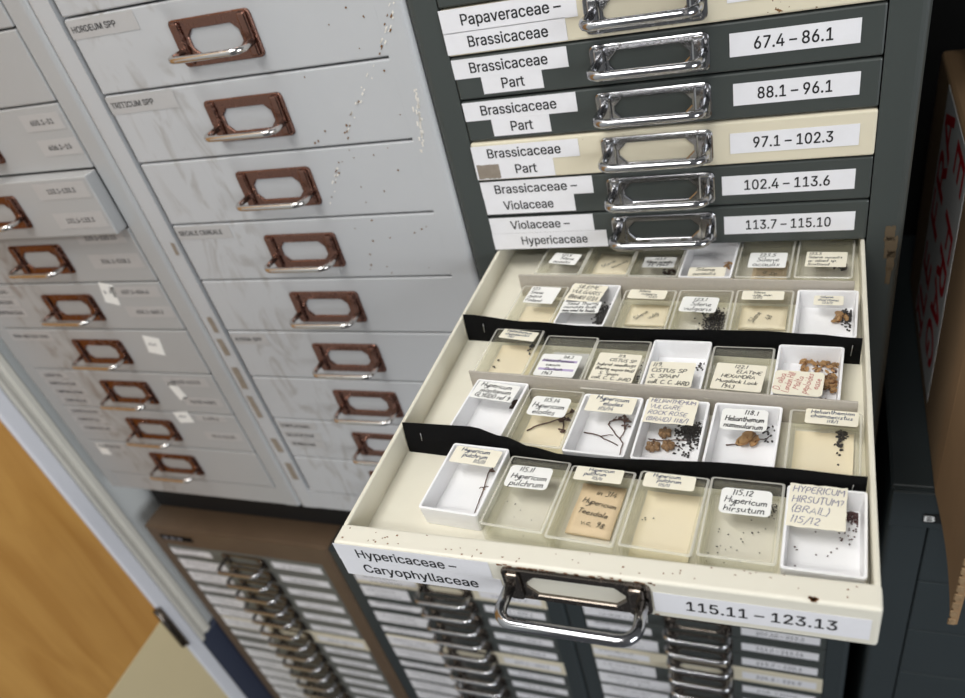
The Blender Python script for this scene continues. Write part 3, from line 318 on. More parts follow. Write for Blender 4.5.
'o':(208,'104,-4 79,-1 58,8 41,23 28,43 20,66 17,94 20,122 28,146 41,165 58,180 79,189 104,192 128,189 149,180 167,165 180,146 188,122 191,94 188,66 180,43 167,23 149,8 128,-1 104,23 121,26 135,33 146,44 154,59 158,75 160,94 158,112 154,129 146,144 135,155 121,162 104,165 86,162 73,155 62,144 54,129 50,112 48,94 50,75 54,59 62,44 73,33 86,26','5,4,44 44,43,5 6,5,43 43,42,6 42,41,6 7,6,41 41,40,7 8,7,40 0,24,1 47,1,24 1,47,2 46,2,47 10,38,37 37,11,10 2,46,3 46,45,3 4,3,45 44,4,45 8,40,39 9,8,39 39,38,9 38,10,9 35,13,36 12,36,13 25,23,22 22,26,25 34,14,35 13,35,14 20,19,28 29,28,19 19,18,29 30,29,18 31,30,18 18,17,31 32,31,17 17,16,32 26,22,21 27,26,21 21,20,27 20,28,27 32,16,33 16,15,33 34,33,15 14,34,15 24,0,23 23,25,24 11,37,36 36,12,11'),
'p':(212,'26,-71 26,190 56,190 56,160 59,160 63,166 69,173 76,180 86,186 98,191 115,192 137,189 156,180 173,166 185,146 193,122 195,94 193,66 185,42 173,23 157,8 137,-1 115,-4 99,-3 86,2 76,8 69,16 63,23 59,29 57,29 57,-71 110,23 126,26 140,33 150,44 158,58 163,75 164,95 163,114 158,131 150,145 140,156 126,163 110,165 94,163 81,156 70,145 62,131 58,114 56,95 58,75 63,58 70,43 81,32 94,26','1,0,49 3,2,1 0,30,29 29,50,0 49,0,50 1,49,48 3,1,48 48,47,3 7,45,44 44,8,7 24,54,25 54,53,25 26,25,53 6,5,45 45,7,6 26,53,27 53,52,27 28,27,52 29,28,52 52,51,29 50,29,51 3,47,46 4,3,46 46,45,4 45,5,4 31,23,22 22,32,31 43,10,9 11,42,41 32,22,21 21,33,32 10,43,42 42,11,10 18,17,35 36,35,17 17,16,36 37,36,16 38,37,16 16,15,38 39,38,15 15,14,39 33,21,20 20,19,33 34,33,19 19,18,34 18,35,34 39,14,40 14,13,40 41,40,13 13,12,41 11,41,12 54,24,23 23,31,54 43,9,44 8,44,9'),
'r':(130,'26,0 26,190 56,190 56,160 58,160 65,173 76,184 90,190 107,192 115,192 122,192 122,161 119,162 115,162 103,163 91,161 80,157 70,151 63,142 58,131 57,118 57,0','3,2,1 18,17,4 17,5,4 0,21,20 1,0,20 20,19,1 3,1,19 19,18,3 18,4,3 7,15,14 6,16,15 15,7,6 8,13,9 12,11,10 9,13,12 12,10,9 13,8,14 7,14,8 5,17,16 16,6,5'),
's':(182,'91,-4 72,-3 56,2 42,9 31,19 23,32 18,47 47,53 53,40 62,30 75,25 91,23 108,25 122,31 131,40 134,51 132,60 127,68 118,74 106,78 75,85 52,93 36,104 27,119 23,137 26,152 33,166 43,177 58,185 74,190 94,192 112,191 127,186 140,179 149,170 157,158 162,145 134,139 129,149 121,158 110,164 94,166 78,164 65,158 57,150 54,139 56,129 62,122 72,116 86,111 115,105 137,97 153,86 162,71 166,53 163,37 156,24 145,12 130,3 112,-2','5,4,8 8,7,5 6,5,7 24,23,45 25,24,45 48,20,49 0,11,1 11,10,1 28,43,42 42,29,28 1,10,2 10,9,2 3,2,9 4,3,9 8,4,9 20,48,21 48,47,21 22,21,47 47,46,22 23,22,46 45,23,46 25,45,44 26,25,44 27,26,44 44,43,27 43,28,27 40,31,41 30,41,31 12,59,58 58,13,12 18,50,19 39,32,40 31,40,32 14,57,56 56,55,14 15,14,55 55,54,15 54,53,15 16,15,53 53,52,16 36,35,37 13,58,57 57,14,13 16,52,17 52,51,17 18,17,51 50,18,51 37,35,38 35,34,38 39,38,34 34,33,39 32,39,33 11,0,59 59,12,11 49,20,19 19,50,49 29,42,41 41,30,29'),
't':(114,'102,190 102,164 3,164 3,190 32,236 63,236 63,49 64,38 68,31 75,26 85,25 93,26 101,27 107,1 96,-1 84,-2 62,1 46,11 36,26 32,46 63,190 63,164 32,164 32,190','19,18,7 7,6,19 21,22,6 15,10,9 12,14,13 10,15,14 11,10,14 14,12,11 15,9,16 9,8,16 17,16,8 18,17,8 7,18,8 20,23,21 5,4,20 1,0,20 21,1,20 19,6,22 3,2,22 23,3,22 22,21,23 23,20,4'),
'v':(195,'81,0 9,190 42,190 83,78 93,43 103,10 92,10 101,43 112,78 152,190 186,190 113,0 97,29','6,4,0 4,3,0 1,0,3 2,1,3 7,5,11 8,7,11 11,10,8 10,9,8 6,0,11 11,5,6 6,5,12 5,7,12 4,6,12'),
'y':(195,'24,-69 31,-43 36,-44 44,-45 52,-44 59,-42 65,-37 71,-29 75,-18 81,-1 9,190 42,190 83,78 93,43 103,10 92,10 101,43 112,78 153,190 186,190 102,-29 96,-43 88,-54 80,-62 70,-68 58,-71 46,-73 32,-72 97,29','2,27,3 27,2,0 1,0,2 4,26,25 24,5,25 4,25,5 3,27,26 26,4,3 15,13,9 13,12,9 17,14,19 19,18,17 19,14,20 14,17,16 9,8,20 20,14,9 15,9,14 15,14,28 5,24,23 6,5,23 23,22,6 7,6,22 22,21,7 21,20,7 20,8,7 9,12,10 11,10,12 14,16,28 13,15,28'),
'–':(175,'175,122 175,94 0,94 0,122','3,2,1 1,0,3')}

# pen strokes for handwriting: advance, polylines (7 units = capital height)
PEN={
'a':(3.9,"3.2,3.4 1.8,4 .5,3 .5,1 1.4,0 2.8,.9 3.2,3.6 3.2,.6 3.9,0"),'b':(3.6,".5,7 .5,0|.5,2.6 1.8,4 3,3 3,1 1.8,0 .5,.8"),'c':(3.4,"3,3.2 1.8,4 .5,2.8 .5,1 1.8,0 3.1,.8"),
'd':(3.9,"3,2.8 1.8,4 .5,2.8 .5,1 1.6,0 3,1.2|3,7 3,.5 3.6,0"),'e':(3.5,".5,2 3,2.3 2.6,3.6 1.6,4 .5,2.6 .6,.9 1.8,0 3.3,.8"),'f':(2.7,"2.8,6.5 2,7 1.2,6 1.2,0|.2,4 2.4,4"),
'g':(3.7,"3,3.2 1.8,4 .5,2.8 .6,1 1.8,.4 3,1.4|3,4 3,-2 1.8,-3 .5,-2.3"),'h':(3.6,".5,7 .5,0|.5,2.4 1.8,4 2.8,3.2 2.9,0"),'i':(1.6,".6,4 .6,.4 1.2,0|.6,5.4 .7,5.9"),
'j':(1.8,"1,4 1,-2 .2,-3|1,5.4 1.1,5.9"),'k':(3.3,".5,7 .5,0|2.8,4 .6,1.6|1.3,2.1 2.9,0"),'l':(1.6,".6,7 .6,.5 1.3,0"),'m':(5,".5,4 .5,0|.5,2.6 1.5,4 2.3,3.2 2.3,0|2.3,2.6 3.3,4 4.1,3.2 4.1,.4 4.8,0"),
'n':(3.6,".5,4 .5,0|.5,2.6 1.8,4 2.8,3.2 2.8,.4 3.4,0"),'o':(3.6,"1.8,4 .5,2.8 .6,.8 1.8,0 3.1,1 3,3 1.8,4"),'p':(3.6,".5,4 .5,-3|.5,2.8 1.8,4 3,3 3,1 1.8,0 .5,.8"),
'r':(2.8,".5,4 .5,0|.5,2.6 1.5,4 2.6,3.7"),'s':(3.1,"2.6,3.4 1.6,4 .6,3.1 2.6,1.1 1.6,0 .4,.6"),'t':(2.7,"1.2,6.4 1.2,.8 2,0 2.7,.5|.2,4.2 2.4,4.2"),'u':(3.7,".5,4 .5,1 1.4,0 2.8,1|2.8,4 2.8,.5 3.5,0"),
'v':(3.3,".3,4 1.6,0 3,4"),'w':(4.5,".3,4 1.2,0 2.2,3.2 3.3,0 4.2,4"),'x':(3.2,".4,4 2.8,0|2.8,4 .3,0"),'y':(3.4,".4,4 .6,1.6 1.6,1 2.8,2|2.9,4 2.8,-1.6 1.6,-3 .5,-2.2"),'z':(3.2,".4,4 2.8,4 .4,0 2.9,0"),
'A':(4.4,".2,0 2,7 3.9,0|.9,2.5 3.2,2.5"),'B':(4.3,".5,0 .5,7 2.6,7 3.4,5.4 2.4,3.8 .6,3.7|2.4,3.8 3.8,2.2 2.6,0 .5,0"),'C':(4.4,"3.9,5.8 2.4,7 .7,5.4 .6,1.8 2.2,0 4,1.2"),'D':(4.6,".5,0 .5,7 2.6,6.6 4,4.6 3.8,1.8 2.4,0 .5,0"),
'E':(4,"3.6,7 .5,7 .5,0 3.7,0|.5,3.6 3,3.6"),'F':(3.8,"3.6,7 .5,7 .5,0|.5,3.6 2.9,3.6"),'G':(4.7,"3.9,5.8 2.4,7 .7,5.4 .6,1.8 2.2,0 4,1.2 4,3.2 2.6,3.2"),'H':(4.7,".5,7 .5,0|4,7 4,0|.5,3.5 4,3.6"),'I':(1.5,".7,7 .7,0"),
'J':(3.4,"2.8,7 2.7,1 1.5,0 .3,1.2"),'K':(4.2,".5,7 .5,0|3.7,7 .6,3|1.4,3.8 3.9,0"),'L':(3.6,".5,7 .5,0 3.4,0"),'M':(5.2,".4,0 .6,7 2.6,2 4.5,7 4.8,0"),'N':(4.7,".5,0 .5,7 4,0 4,7"),'O':(4.7,"2.4,7 .6,5.4 .6,1.6 2.3,0 4,1.6 4,5.4 2.4,7"),
'P':(4.1,".5,0 .5,7 2.8,7 3.7,5.2 2.6,3.4 .5,3.4"),'R':(4.3,".5,0 .5,7 2.8,7 3.6,5.3 2.6,3.7 .5,3.6|1.8,3.6 4,0"),'S':(4,"3.5,6 2.2,7 .7,5.8 1,4.2 3.2,2.8 3.5,1.2 2,0 .4,1"),'T':(4.2,".2,7 4,7|2.1,7 2.1,0"),'U':(4.6,".5,7 .6,1.6 2.2,0 3.9,1.4 4,7"),
'V':(4.2,".2,7 2,0 4,7"),'X':(4.2,".4,7 3.8,0|3.8,7 .3,0"),'Y':(4.2,".3,7 2.1,3.6 2.1,0|3.9,7 2.1,3.6"),
'0':(4,"2,7 .6,5 .6,2 2,0 3.4,2 3.4,5 2,7"),'1':(2.2,".5,6 1.2,7 1.1,0"),'2':(3.9,".5,5.6 2,7 3.3,5.4 2.6,3.4 .4,0 3.5,.1"),'3':(3.8,".6,6.4 2.2,7 3.2,5.4 1.7,3.8 3.3,2.2 2.2,0 .4,.7"),'4':(4,"2.3,7 .4,2.4 3.6,2.4|2.8,4 2.7,0"),
'5':(3.9,"3.3,7 .9,7 .7,4.2 2.2,4.4 3.3,2.4 2,0 .4,.6"),'6':(3.9,"3,6.8 1,4.6 .6,1.8 2,0 3.3,1.6 2.2,3.4 .7,2.2"),'7':(3.7,".4,7 3.3,7 1.2,0"),'8':(3.9,"2,3.8 .7,5.4 2,7 3.2,5.4 2,3.8 .5,1.8 2,0 3.4,1.8 2,3.8"),'9':(3.9,"3.2,4.6 1.8,3.6 .6,5.2 1.8,7 3.2,5.4 3,2 2,0"),
'.':(1.8,".5,0 .9,.1 .9,.6 .5,.5"),',':(1.6,".8,.3 .4,-1"),'/':(3,"2.8,7.4 .2,-1"),'(':(2.2,"1.8,7.8 .7,5 .7,2 1.8,-1"),')':(2.2,".3,7.8 1.4,5 1.4,2 .3,-1"),'?':(3.6,".5,5.8 1.8,7 3,5.4 1.7,3.4 1.6,1.8|1.6,.2 1.7,0"),'-':(3,".5,3 2.5,3")}
def text(mb, s, x, y, h, key='ink', w=None, rot=0.0, align='c', z=0.0003, bold=0.0, flip=False):
    """printed letters lying in the xy plane; h = capital height, w = forced width; (x, y) = centre/left of the line"""
    pos = 0; items = []
    for c in s:
        if c == ' ': pos += 100; continue
        adv, vs, fs = SANS[c]; items.append((pos, vs, fs)); pos += adv
    W = pos-18; sy = h/254; sx = (w/W) if w else sy
    ox = {'c': -W*sx/2, 'l': 0, 'r': -W*sx}[align]; i = mb.mi(key); ca, sa = math.cos(rot), math.sin(rot)
    dd = ((0, 0),) if bold < 0 else ((-6, -4), (6, -4), (-6, 4), (6, 4))       # overlaid copies thicken the strokes
    for p0, vs, fs in items:
        for n, (dx, dy) in enumerate(dd):
            out = []
            for k in vs.split():
                a, b = k.split(','); px = (int(a)+dx+p0-18)*sx+ox; py = (int(b)+dy)*sy-h/2
                out.append(mb.bm.verts.new((x+px*ca-py*sa, y+px*sa+py*ca, z+n*2e-6)))
            for k in fs.split():
                try: q = mb.bm.faces.new([out[int(j)] for j in k.split(',')]); q.material_index = i
                except ValueError: pass
def pen_width(s): return sum(2.4 if c == ' ' else PEN[c][0] for c in s)
def pen(mb, s, x, y, h, key='ink', w=None, rot=0.0, z=0.0003, thick=0.00036, shear=0.15, tight=1.0):
    """handwriting: pen strokes as thin ribbons"""
    W = pen_width(s); sy = h/7; sx = min(sy*1.25, w/W) if w else sy; i = mb.mi(key); ca, sa = math.cos(rot), math.sin(rot); pos = 0
    for c in s:
        if c == ' ': pos += 2.4; continue
        adv, st = PEN[c]; jy = random.uniform(-.5, .5); js = random.uniform(.9, 1.1)
        for pl in st.split('|'):
            P = [tuple(map(float, q.split(','))) for q in pl.split()]
            for it in range(2 if len(P) > 3 else 0):         # round the corners
                Q = [P[0]]
                for a, b in zip(P, P[1:]): Q += [(a[0]*.75+b[0]*.25, a[1]*.75+b[1]*.25), (a[0]*.25+b[0]*.75, a[1]*.25+b[1]*.75)]
                P = Q+[P[-1]]
            pts = []
            for a, b in P:
                px = (pos+a+shear*b*js-W/2)*sx; py = (b*js+jy)*sy-h*.42
                pts.append(Vector((x+px*ca-py*sa, y+px*sa+py*ca)))
            prev = None
            for k, p in enumerate(pts):
                t = pts[min(k+1, len(pts)-1)]-pts[max(k-1, 0)]
                if t.length < 1e-9: t = Vector((1, 0))
                nn = Vector((-t.y, t.x)).normalized()*thick/2
                cur = (mb.bm.verts.new((p.x+nn.x, p.y+nn.y, z)), mb.bm.verts.new((p.x-nn.x, p.y-nn.y, z)))
                if prev: f = mb.bm.faces.new((prev[0], prev[1], cur[1], cur[0])); f.material_index = i
                prev = cur
        pos += adv
def scrawl(mb, x, y, w, h, key='ink', z=0.0003, seed=0):
    """an unreadable line of small strokes"""
    rnd = random.Random(seed); i = mb.mi(key); px = x-w/2
    while px < x+w/2-h*0.4:
        ww = h*rnd.uniform(0.35, 0.9); sh = rnd.uniform(-.15, .35)*h; t = h*0.16
        for (ax, ay, bx, by) in ((px, y-h/2, px+sh, y+h*rnd.uniform(.1, .5)), (px+sh, y+h*rnd.uniform(-.1, .3), px+ww*0.8, y-h*rnd.uniform(0, .5))):
            d = Vector((bx-ax, by-ay)); 
            if d.length < 1e-7: continue
            nn = Vector((-d.y, d.x)).normalized()*t/2
            q = [mb.bm.verts.new((ax+nn.x, ay+nn.y, z)), mb.bm.verts.new((ax-nn.x, ay-nn.y, z)), mb.bm.verts.new((bx-nn.x, by-nn.y, z)), mb.bm.verts.new((bx+nn.x, by+nn.y, z))]
            f = mb.bm.faces.new(q); f.material_index = i
        px += ww*rnd.uniform(.8, 1.15)
        if rnd.random() < .12: px += h*0.5

def slip(mb, cx, cy, w, h, key, r=0.0, th=0.0002, rot=0.0, ragged=0.0, z=0.0):
    poly = rr(w, h, max(r, 1e-5), 4 if r > 0 else 1)
    if ragged: poly = [(x+random.uniform(-ragged, ragged)*0.3, y+random.uniform(-ragged, ragged)) for x, y in rr_dense(w, h, 10)]
    ca, sa = math.cos(rot), math.sin(rot)
    mb.prism([(cx+x*ca-y*sa, cy+x*sa+y*ca) for x, y in poly], z, z+th, key)
def rr_dense(w, h, n):
    o = []
    for k in range(n): o.append((-w/2+w*k/n, -h/2))
    for k in range(n): o.append((w/2, -h/2+h*k/n))
    for k in range(n): o.append((w/2-w*k/n, h/2))
    for k in range(n): o.append((-w/2, h/2-h*k/n))
    return o

FRONT = (PI/2, 0, 0)      # local xy plane turned to face the viewer (-y)

# ------------------------------------------------------------------ handles (shared meshes)
def octo(w, h, c, n):
    o = []
    for sx, sy, f in ((1, 1, 0), (-1, 1, 1), (-1, -1, 0), (1, -1, 1)):
        for k in range(n+1):
            t = k/n if not f else 1-k/n
            o.append((sx*(w/2-c*t), sy*(h/2-c*(1-t))))
    return o
def plate_mesh(name, w, h, ww, wh, key, wr=0.005):
    mb = MB(); n = 3
    o0 = rr(w, h, 0.0035, n); o1 = rr(w-0.0012, h-0.0012, 0.003, n); i1 = octo(ww+0.001, wh+0.001, wr, n); i0 = octo(ww, wh, wr, n)
    t = 0.0018
    def lp(p, d): return [(x, -d, z) for x, z in p]
    mb.loops([lp(o0, 0), lp(o0, t-0.0005), lp(o1, t), lp(i1, t), lp(i0, t-0.0006), lp(i0, 0)], key)
    for f in mb.bm.faces: f.smooth = False
    for sx in (-1, 1):                                   # pressed bosses that hold the bar
        x = sx*(w/2-0.0062)
        mb.box(x-0.0036, x+0.0036, -t-0.0022, -t+0.0004, -h/2+0.0015, h/2-0.0015, key, 0.0014)
    me = mb.mesh(name)
    return me
def bar_mesh(name, half, reach, r, drop, key):
    mb = MB(); pts = []; c = 0.008
    pts.append((-half, -0.001, 0)); pts.append((-half-0.0006, -reach+c, drop*0.7))
    for k in range(1, 5):
        a = k/5*PI/2; pts.append((-half-0.0006+c-c*math.cos(a), -reach+c-c*math.sin(a), drop*(0.7+0.06*k)))
    pts.append((-half+c, -reach, drop)); pts.append((0, -reach, drop)); 
    pts += [(-x, y, z) for x, y, z in pts[-2::-1]]
    mb.tube(pts, r, key, 12)
    return mb.mesh(name)
PL_DARK = plate_mesh('handle_plate', 0.070, 0.0218, 0.047, 0.0132, 'chrome')
PL_OPEN = plate_mesh('handle_plate', 0.070, 0.0218, 0.047, 0.0132, 'plate_dark')
PL_GREY = plate_mesh('handle_plate', 0.069, 0.0315, 0.043, 0.0172, 'chrome_reflect')
PL_LOW = plate_mesh('handle_plate', 0.070, 0.0218, 0.047, 0.0132, 'plate_dark')
BAR_DARK = bar_mesh('handle_bar', 0.0312, 0.0215, 0.0029, 0.0, 'chrome')
BAR_GREY = bar_mesh('handle_bar', 0.0300, 0.0205, 0.0023, 0.0, 'chrome_bar')
CARD_GREY = None

# ------------------------------------------------------------------ drawer cabinets
W_CAB, STILE, DEPTH = 0.2935, 0.0208, 0.40
def cabinet_body(x0, x1, zt, zb, za, ze, key, stile=STILE, parent=None, back=0.39):
    """steel carcass: sides, top, base, back; open front between za (top of drawers) and ze"""
    mb = MB(); r = 0.005
    for a, b, s in ((x0, x0+stile, -1), (x1-stile, x1, 1)):
        arc = [(math.sin(k/4*PI/2)*r, (1-math.cos(k/4*PI/2))*r) for k in range(5)]   # round the outer front corner
        if s < 0: poly = [(a+r-dx, dy) for dx, dy in arc]+[(a, back), (b, back), (b, 0)]
        else: poly = [(a, 0), (a, back), (b, back)]+[(b-r+dx, dy) for dx, dy in arc[::-1]]
        mb.prism(poly, zb, zt, key)
    mb.box(x0+stile, x1-stile, 0.0004, back, za, zt-0.0003, key)
    mb.box(x0+stile, x1-stile, 0.0004, back, zb+0.0003, ze, key)
    mb.box(x0+stile, x1-stile, back-0.004, back, ze, za, key)
    mb.box(x0+0.001, x1-0.001, 0.003, back, zt-0.0005, zt+0.0012, key, 0.0008, 1)
    return build('body', mb, parent)

_front = {}
def front_mesh(w, h, key, t=0.014, lip=False):
    k = (round(w, 4), round(h, 4), key)
    if k not in _front:
        mb = MB(); mb.box(-w/2, w/2, 0, t, -h, 0, key, 0.0012, 2)
        if not lip: mb.box(-w/2+0.004, w/2-0.004, t, 0.05, -h+0.002, -h+0.003, key)   # start of the tray floor behind
        _front[k] = mb.mesh('drawer')
    return _front[k]

def cab_thing(name, x, zbase, label):
    return thing(name, (x, 0, zbase+U), label, 'cabinet')

def add_label(parent, name, cx, cz, mb, y=-0.0002, lab=None):
    o = build(name, mb, parent, (cx, y, cz), FRONT)
    if lab: o['label'] = lab
    return o

def handle(parent, cx, cz, plate, bar, barz=0.0, y=0.0):
    link('handle_plate', plate, parent, (cx, y-0.0001, cz)); link('handle_bar', bar, parent, (cx, y-0.0018, cz+barz))

# ---- dark upper cabinet with the open drawer
PITCH = 0.0284
Z0 = -6*PITCH                      # top of the open drawer
XD0, XD1 = -0.0212, 0.2733
ct = cab_thing('drawer_cabinet', (XD0+XD1)/2, -0.50, 'dark green-grey steel drawer cabinet with one cream drawer pulled open full of boxes')
CX = (XD0+XD1)/2
body = cabinet_body(XD0-CX, XD1-CX, 0.62, 0.0, 0.0888+0.5, 0.5-0.4795, 'dark', parent=ct)
M['bare'] = plain('bare brown metal', (92, 78, 58), rough=0.7, noise=0.5, nscale=200)
mb = MB()                          # bare brown patch and chips of paint on the right hand stile
for (px, pz, w, h) in ((0.2655, -0.166, .006, .010), (0.2668, -0.176, .007, .016), (0.2675, -0.186, .0045, .014), (0.2672, -0.1975, .003, .012)):
    slip(mb, px-CX, pz+0.5, w, h, 'bare', ragged=0.0010, th=0.00012)
o = build('paint_chip', mb, ct, (0, -0.0001, 0), FRONT); o['label'] = 'bare brown patch in the dark paint'

WD = 0.252
NAMES = {  # drawer index (0 = the Papaveraceae drawer): colour, list of left slips, right label text
 -1: ('dark', [((0.041, 0.0095, 0.080, 0.0125), None)], None),
 0: ('cream', [((0.0435, 0.0070, 0.0870, 0.0140), 'Papaveraceae –'), ((0.0395, 0.0200, 0.0790, 0.0130), 'Brassicaceae')], None),
 1: ('dark', [((0.0385, 0.0078, 0.0765, 0.0122), 'Brassicaceae'), ((0.0385, 0.0193, 0.0408, 0.0113), 'Part')], '67.4 – 86.1'),
 2: ('dark', [((0.0395, 0.0073, 0.0775, 0.0124), 'Brassicaceae'), ((0.0388, 0.0193, 0.0402, 0.0115), 'Part')], '88.1 – 96.1'),
 3: ('cream', [((0.0378, 0.0083, 0.0758, 0.0118), 'Brassicaceae'), ((0.0283, 0.0204, 0.0570, 0.0124), 'Part')], '97.1 – 102.3'),
 4: ('dark', [((0.0405, 0.0070, 0.0810, 0.0126), 'Brassicaceae –'), ((0.0335, 0.0196, 0.0665, 0.0126), 'Violaceae')], '102.4 – 113.6'),
 5: ('dark', [((0.0390, 0.0070, 0.0775, 0.0126), 'Violaceae –'), ((0.0430, 0.0200, 0.0860, 0.0130), 'Hypericaceae')], '113.7 – 115.10'),
}
TXTW = {'Brassicaceae': 0.0525, 'Papaveraceae –': 0.0640, 'Brassicaceae –': 0.0600, 'Violaceae –': 0.0440, 'Violaceae': 0.0370, 'Hypericaceae': 0.0500, 'Part': 0.0155}
def dark_drawer(parent, k, x_left, ztop, colour, h=PITCH-0.0012, push=0.0):
    d = link('drawer', front_mesh(WD, h, colour), parent, (x_left+WD/2, -push, ztop-0.0006))
    return d
for k in range(-3, 17):
    if k == 6: continue
    colour, slips, rt = NAMES.get(k, ('dark', [], None))
    d = dark_drawer(ct, k, -CX, 0.5-k*PITCH, colour, push=0.0012 if colour == 'cream' else 0.0)
    if colour == 'cream': d['label'] = 'closed cream drawer'
    handle(d, 0.1257-WD/2, -0.0138, PL_DARK, BAR_DARK)
    for (lx, lz, w, h), s in slips:
        mb = MB(); slip(mb, 0, 0, w, h, 'label')
        if s:
            tx = {'Part': 0.0005}.get(s, -0.0005 if k else 0.002)
            if k == 3 and s == 'Part': tx = 0.0085
            if s == 'Hypericaceae': tx = 0.004
            text(mb, s, tx, 0.0003, 0.0064, 'ink', w=TXTW[s])
        add_label(d, 'name_label', lx-WD/2, -lz+0.0004, mb)
    if k == 3:
        mb = MB(); slip(mb, 0, 0, 0.0165, 0.0105, 'tape_old', ragged=0.0004); add_label(d, 'tape_scrap', 0.0095-WD/2, -0.0203, mb, y=-0.0005)
    if rt:
        cxl, wl = {1: (0.2058, 0.0682), 2: (0.2073, 0.0683), 3: (0.2070, 0.0724), 4: (0.2040, 0.0778), 5: (0.2052, 0.0790)}[k]
        mb = MB(); slip(mb, 0, 0, wl, 0.0130, 'label'); text(mb, rt, 0.0, 0, 0.0066, 'ink', w={1: .042, 2: .041, 3: .0455, 4: .0510, 5: .0520}[k])
        add_label(d, 'number_label', cxl-WD/2, -0.0125 if k < 3 else -0.0135, mb)
    elif k in (-1, 0):
        mb = MB(); slip(mb, 0, 0, 0.0700, 0.0128, 'label'); add_label(d, 'number_label', 0.206-WD/2, -0.0115, mb)

# ---- the open drawer
EXT = 0.280
d = link('drawer', None, ct, (-CX, 0, 0.5+Z0))
d.name = 'open_drawer'
mbd = MB()
FT = 0.0128; DH = 0.0258; DF = -0.0170     # front thickness, front height, tray floor level
mbd.box(0, WD, -EXT, -EXT+FT, -DH, 0, 'cream_open', 0.0016, 3)
mbd.box(0.0005, 0.0030, -EXT+FT-0.001, 0.105, DF-0.004, 0, 'cream_in', 0.0008, 2)
mbd.box(WD-0.0030, WD-0.0005, -EXT+FT-0.001, 0.105, DF-0.004, 0, 'cream_in', 0.0008, 2)
mbd.box(0.0030, WD-0.0030, -EXT+FT-0.001, 0.105, DF-0.0012, DF, 'cream_in')
mbd.box(0.0010, WD-0.0010, 0.100, 0.104, DF-0.004, -0.001, 'cream_in')
me = mbd.mesh('open_drawer')
bpy.data.objects.remove(d)
d = link('drawer', me, ct, (-CX, 0, 0.5+Z0)); d['label'] = 'open cream drawer'
handle(d, 0.1257, -0.0128, PL_OPEN, BAR_DARK, y=-EXT)
M['rust2'] = plain('orange rust', (128, 82, 44), rough=0.8)
mb = MB()
for q in range(46): slip(mb, random.uniform(.004, .248), -EXT+random.uniform(.0015, .0115), random.uniform(.0003, .0011), random.uniform(.0003, .0009), 'rust2', ragged=.0001, th=.0001, z=.0)
for q in range(10): slip(mb, .2265+random.gauss(0, .0007), -EXT+.0012+random.gauss(0, .0005), .0014, .0010, 'rust2', ragged=.0002, th=.00025)
o = build('rust_specks', mb, d, (0, 0, 0.00005)); o['kind'] = 'stuff'
mb = MB()
for q in range(70): slip(mb, .1257+random.uniform(-.037, .037), -.0128+random.choice((-1, 1))*random.uniform(.0107, .0120), random.uniform(.0008, .003), random.uniform(.0004, .0010), 'rust2', ragged=.0002, th=.0001)
o = build('rust_specks', mb, d, (0, -EXT-.0001, 0), FRONT); o['kind'] = 'stuff'
mb = MB(); slip(mb, 0, 0, 0.0850, 0.0122, 'label'); text(mb, 'Hypericaceae –', -0.003, 0, 0.0064, 'ink', w=0.0555); add_label(d, 'name_label', 0.0425, -0.0066, mb, y=-EXT-0.0002)
mb = MB(); slip(mb, 0, 0, 0.0885, 0.0124, 'label'); text(mb, 'Caryophyllaceae', -0.0005, 0.0005, 0.0064, 'ink', w=0.0640); add_label(d, 'name_label', 0.0446, -0.0190, mb, y=-EXT-0.0002)
mb = MB(); slip(mb, 0, 0, 0.0870, 0.0140, 'label'); text(mb, '115.11 – 123.13', 0.001, 0, 0.0066, 'ink', w=0.0615); add_label(d, 'number_label', 0.2050, -0.0140, mb, y=-EXT-0.0002)

# ---- grey upper cabinets (ten deeper drawers each)
GP = 0.0560; GT = 0.0885
GW = 0.2505
def grey_cabinet(x0, x1, label, key, tapes, dx, pulled=()):
    c = cab_thing('drawer_cabinet', (x0+x1)/2, -0.50, label); cx = (x0+x1)/2
    cabinet_body(x0-cx, x1-cx, 0.62, 0.0, GT+0.5, 0.5+GT-10*GP, key, parent=c)
    ds = []
    for k in range(10):
        push = 0.0125 if k in pulled else 0.0
        d = link('drawer', front_mesh(GW, GP-0.0014, key), c, (dx-cx, -push, 0.5+GT-k*GP-0.0007))
        if k in pulled: d['label'] = 'drawer left slightly pulled out'
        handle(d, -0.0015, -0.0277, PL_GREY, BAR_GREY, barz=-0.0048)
        for (lx, lz, w, h, s, tw, bg, al, rot) in tapes.get(k, ()):
            mb = MB()
            if bg: slip(mb, 0, 0, w, h, bg, rot=rot, th=0.00012)
            if s == '~': scrawl(mb, 0, h*0.1, w*0.6, h*0.22, 'ink_soft', seed=k)
            elif s: text(mb, s, 0 if al == 'c' else -w/2+0.003, 0, 0.0042, 'ink', w=tw, align=al)
            o = add_label(d, 'tape_label' if bg != 'sticker' else 'paper_tag', lx-GW/2, -lz, mb)
        ds.append(d)
    return c, ds
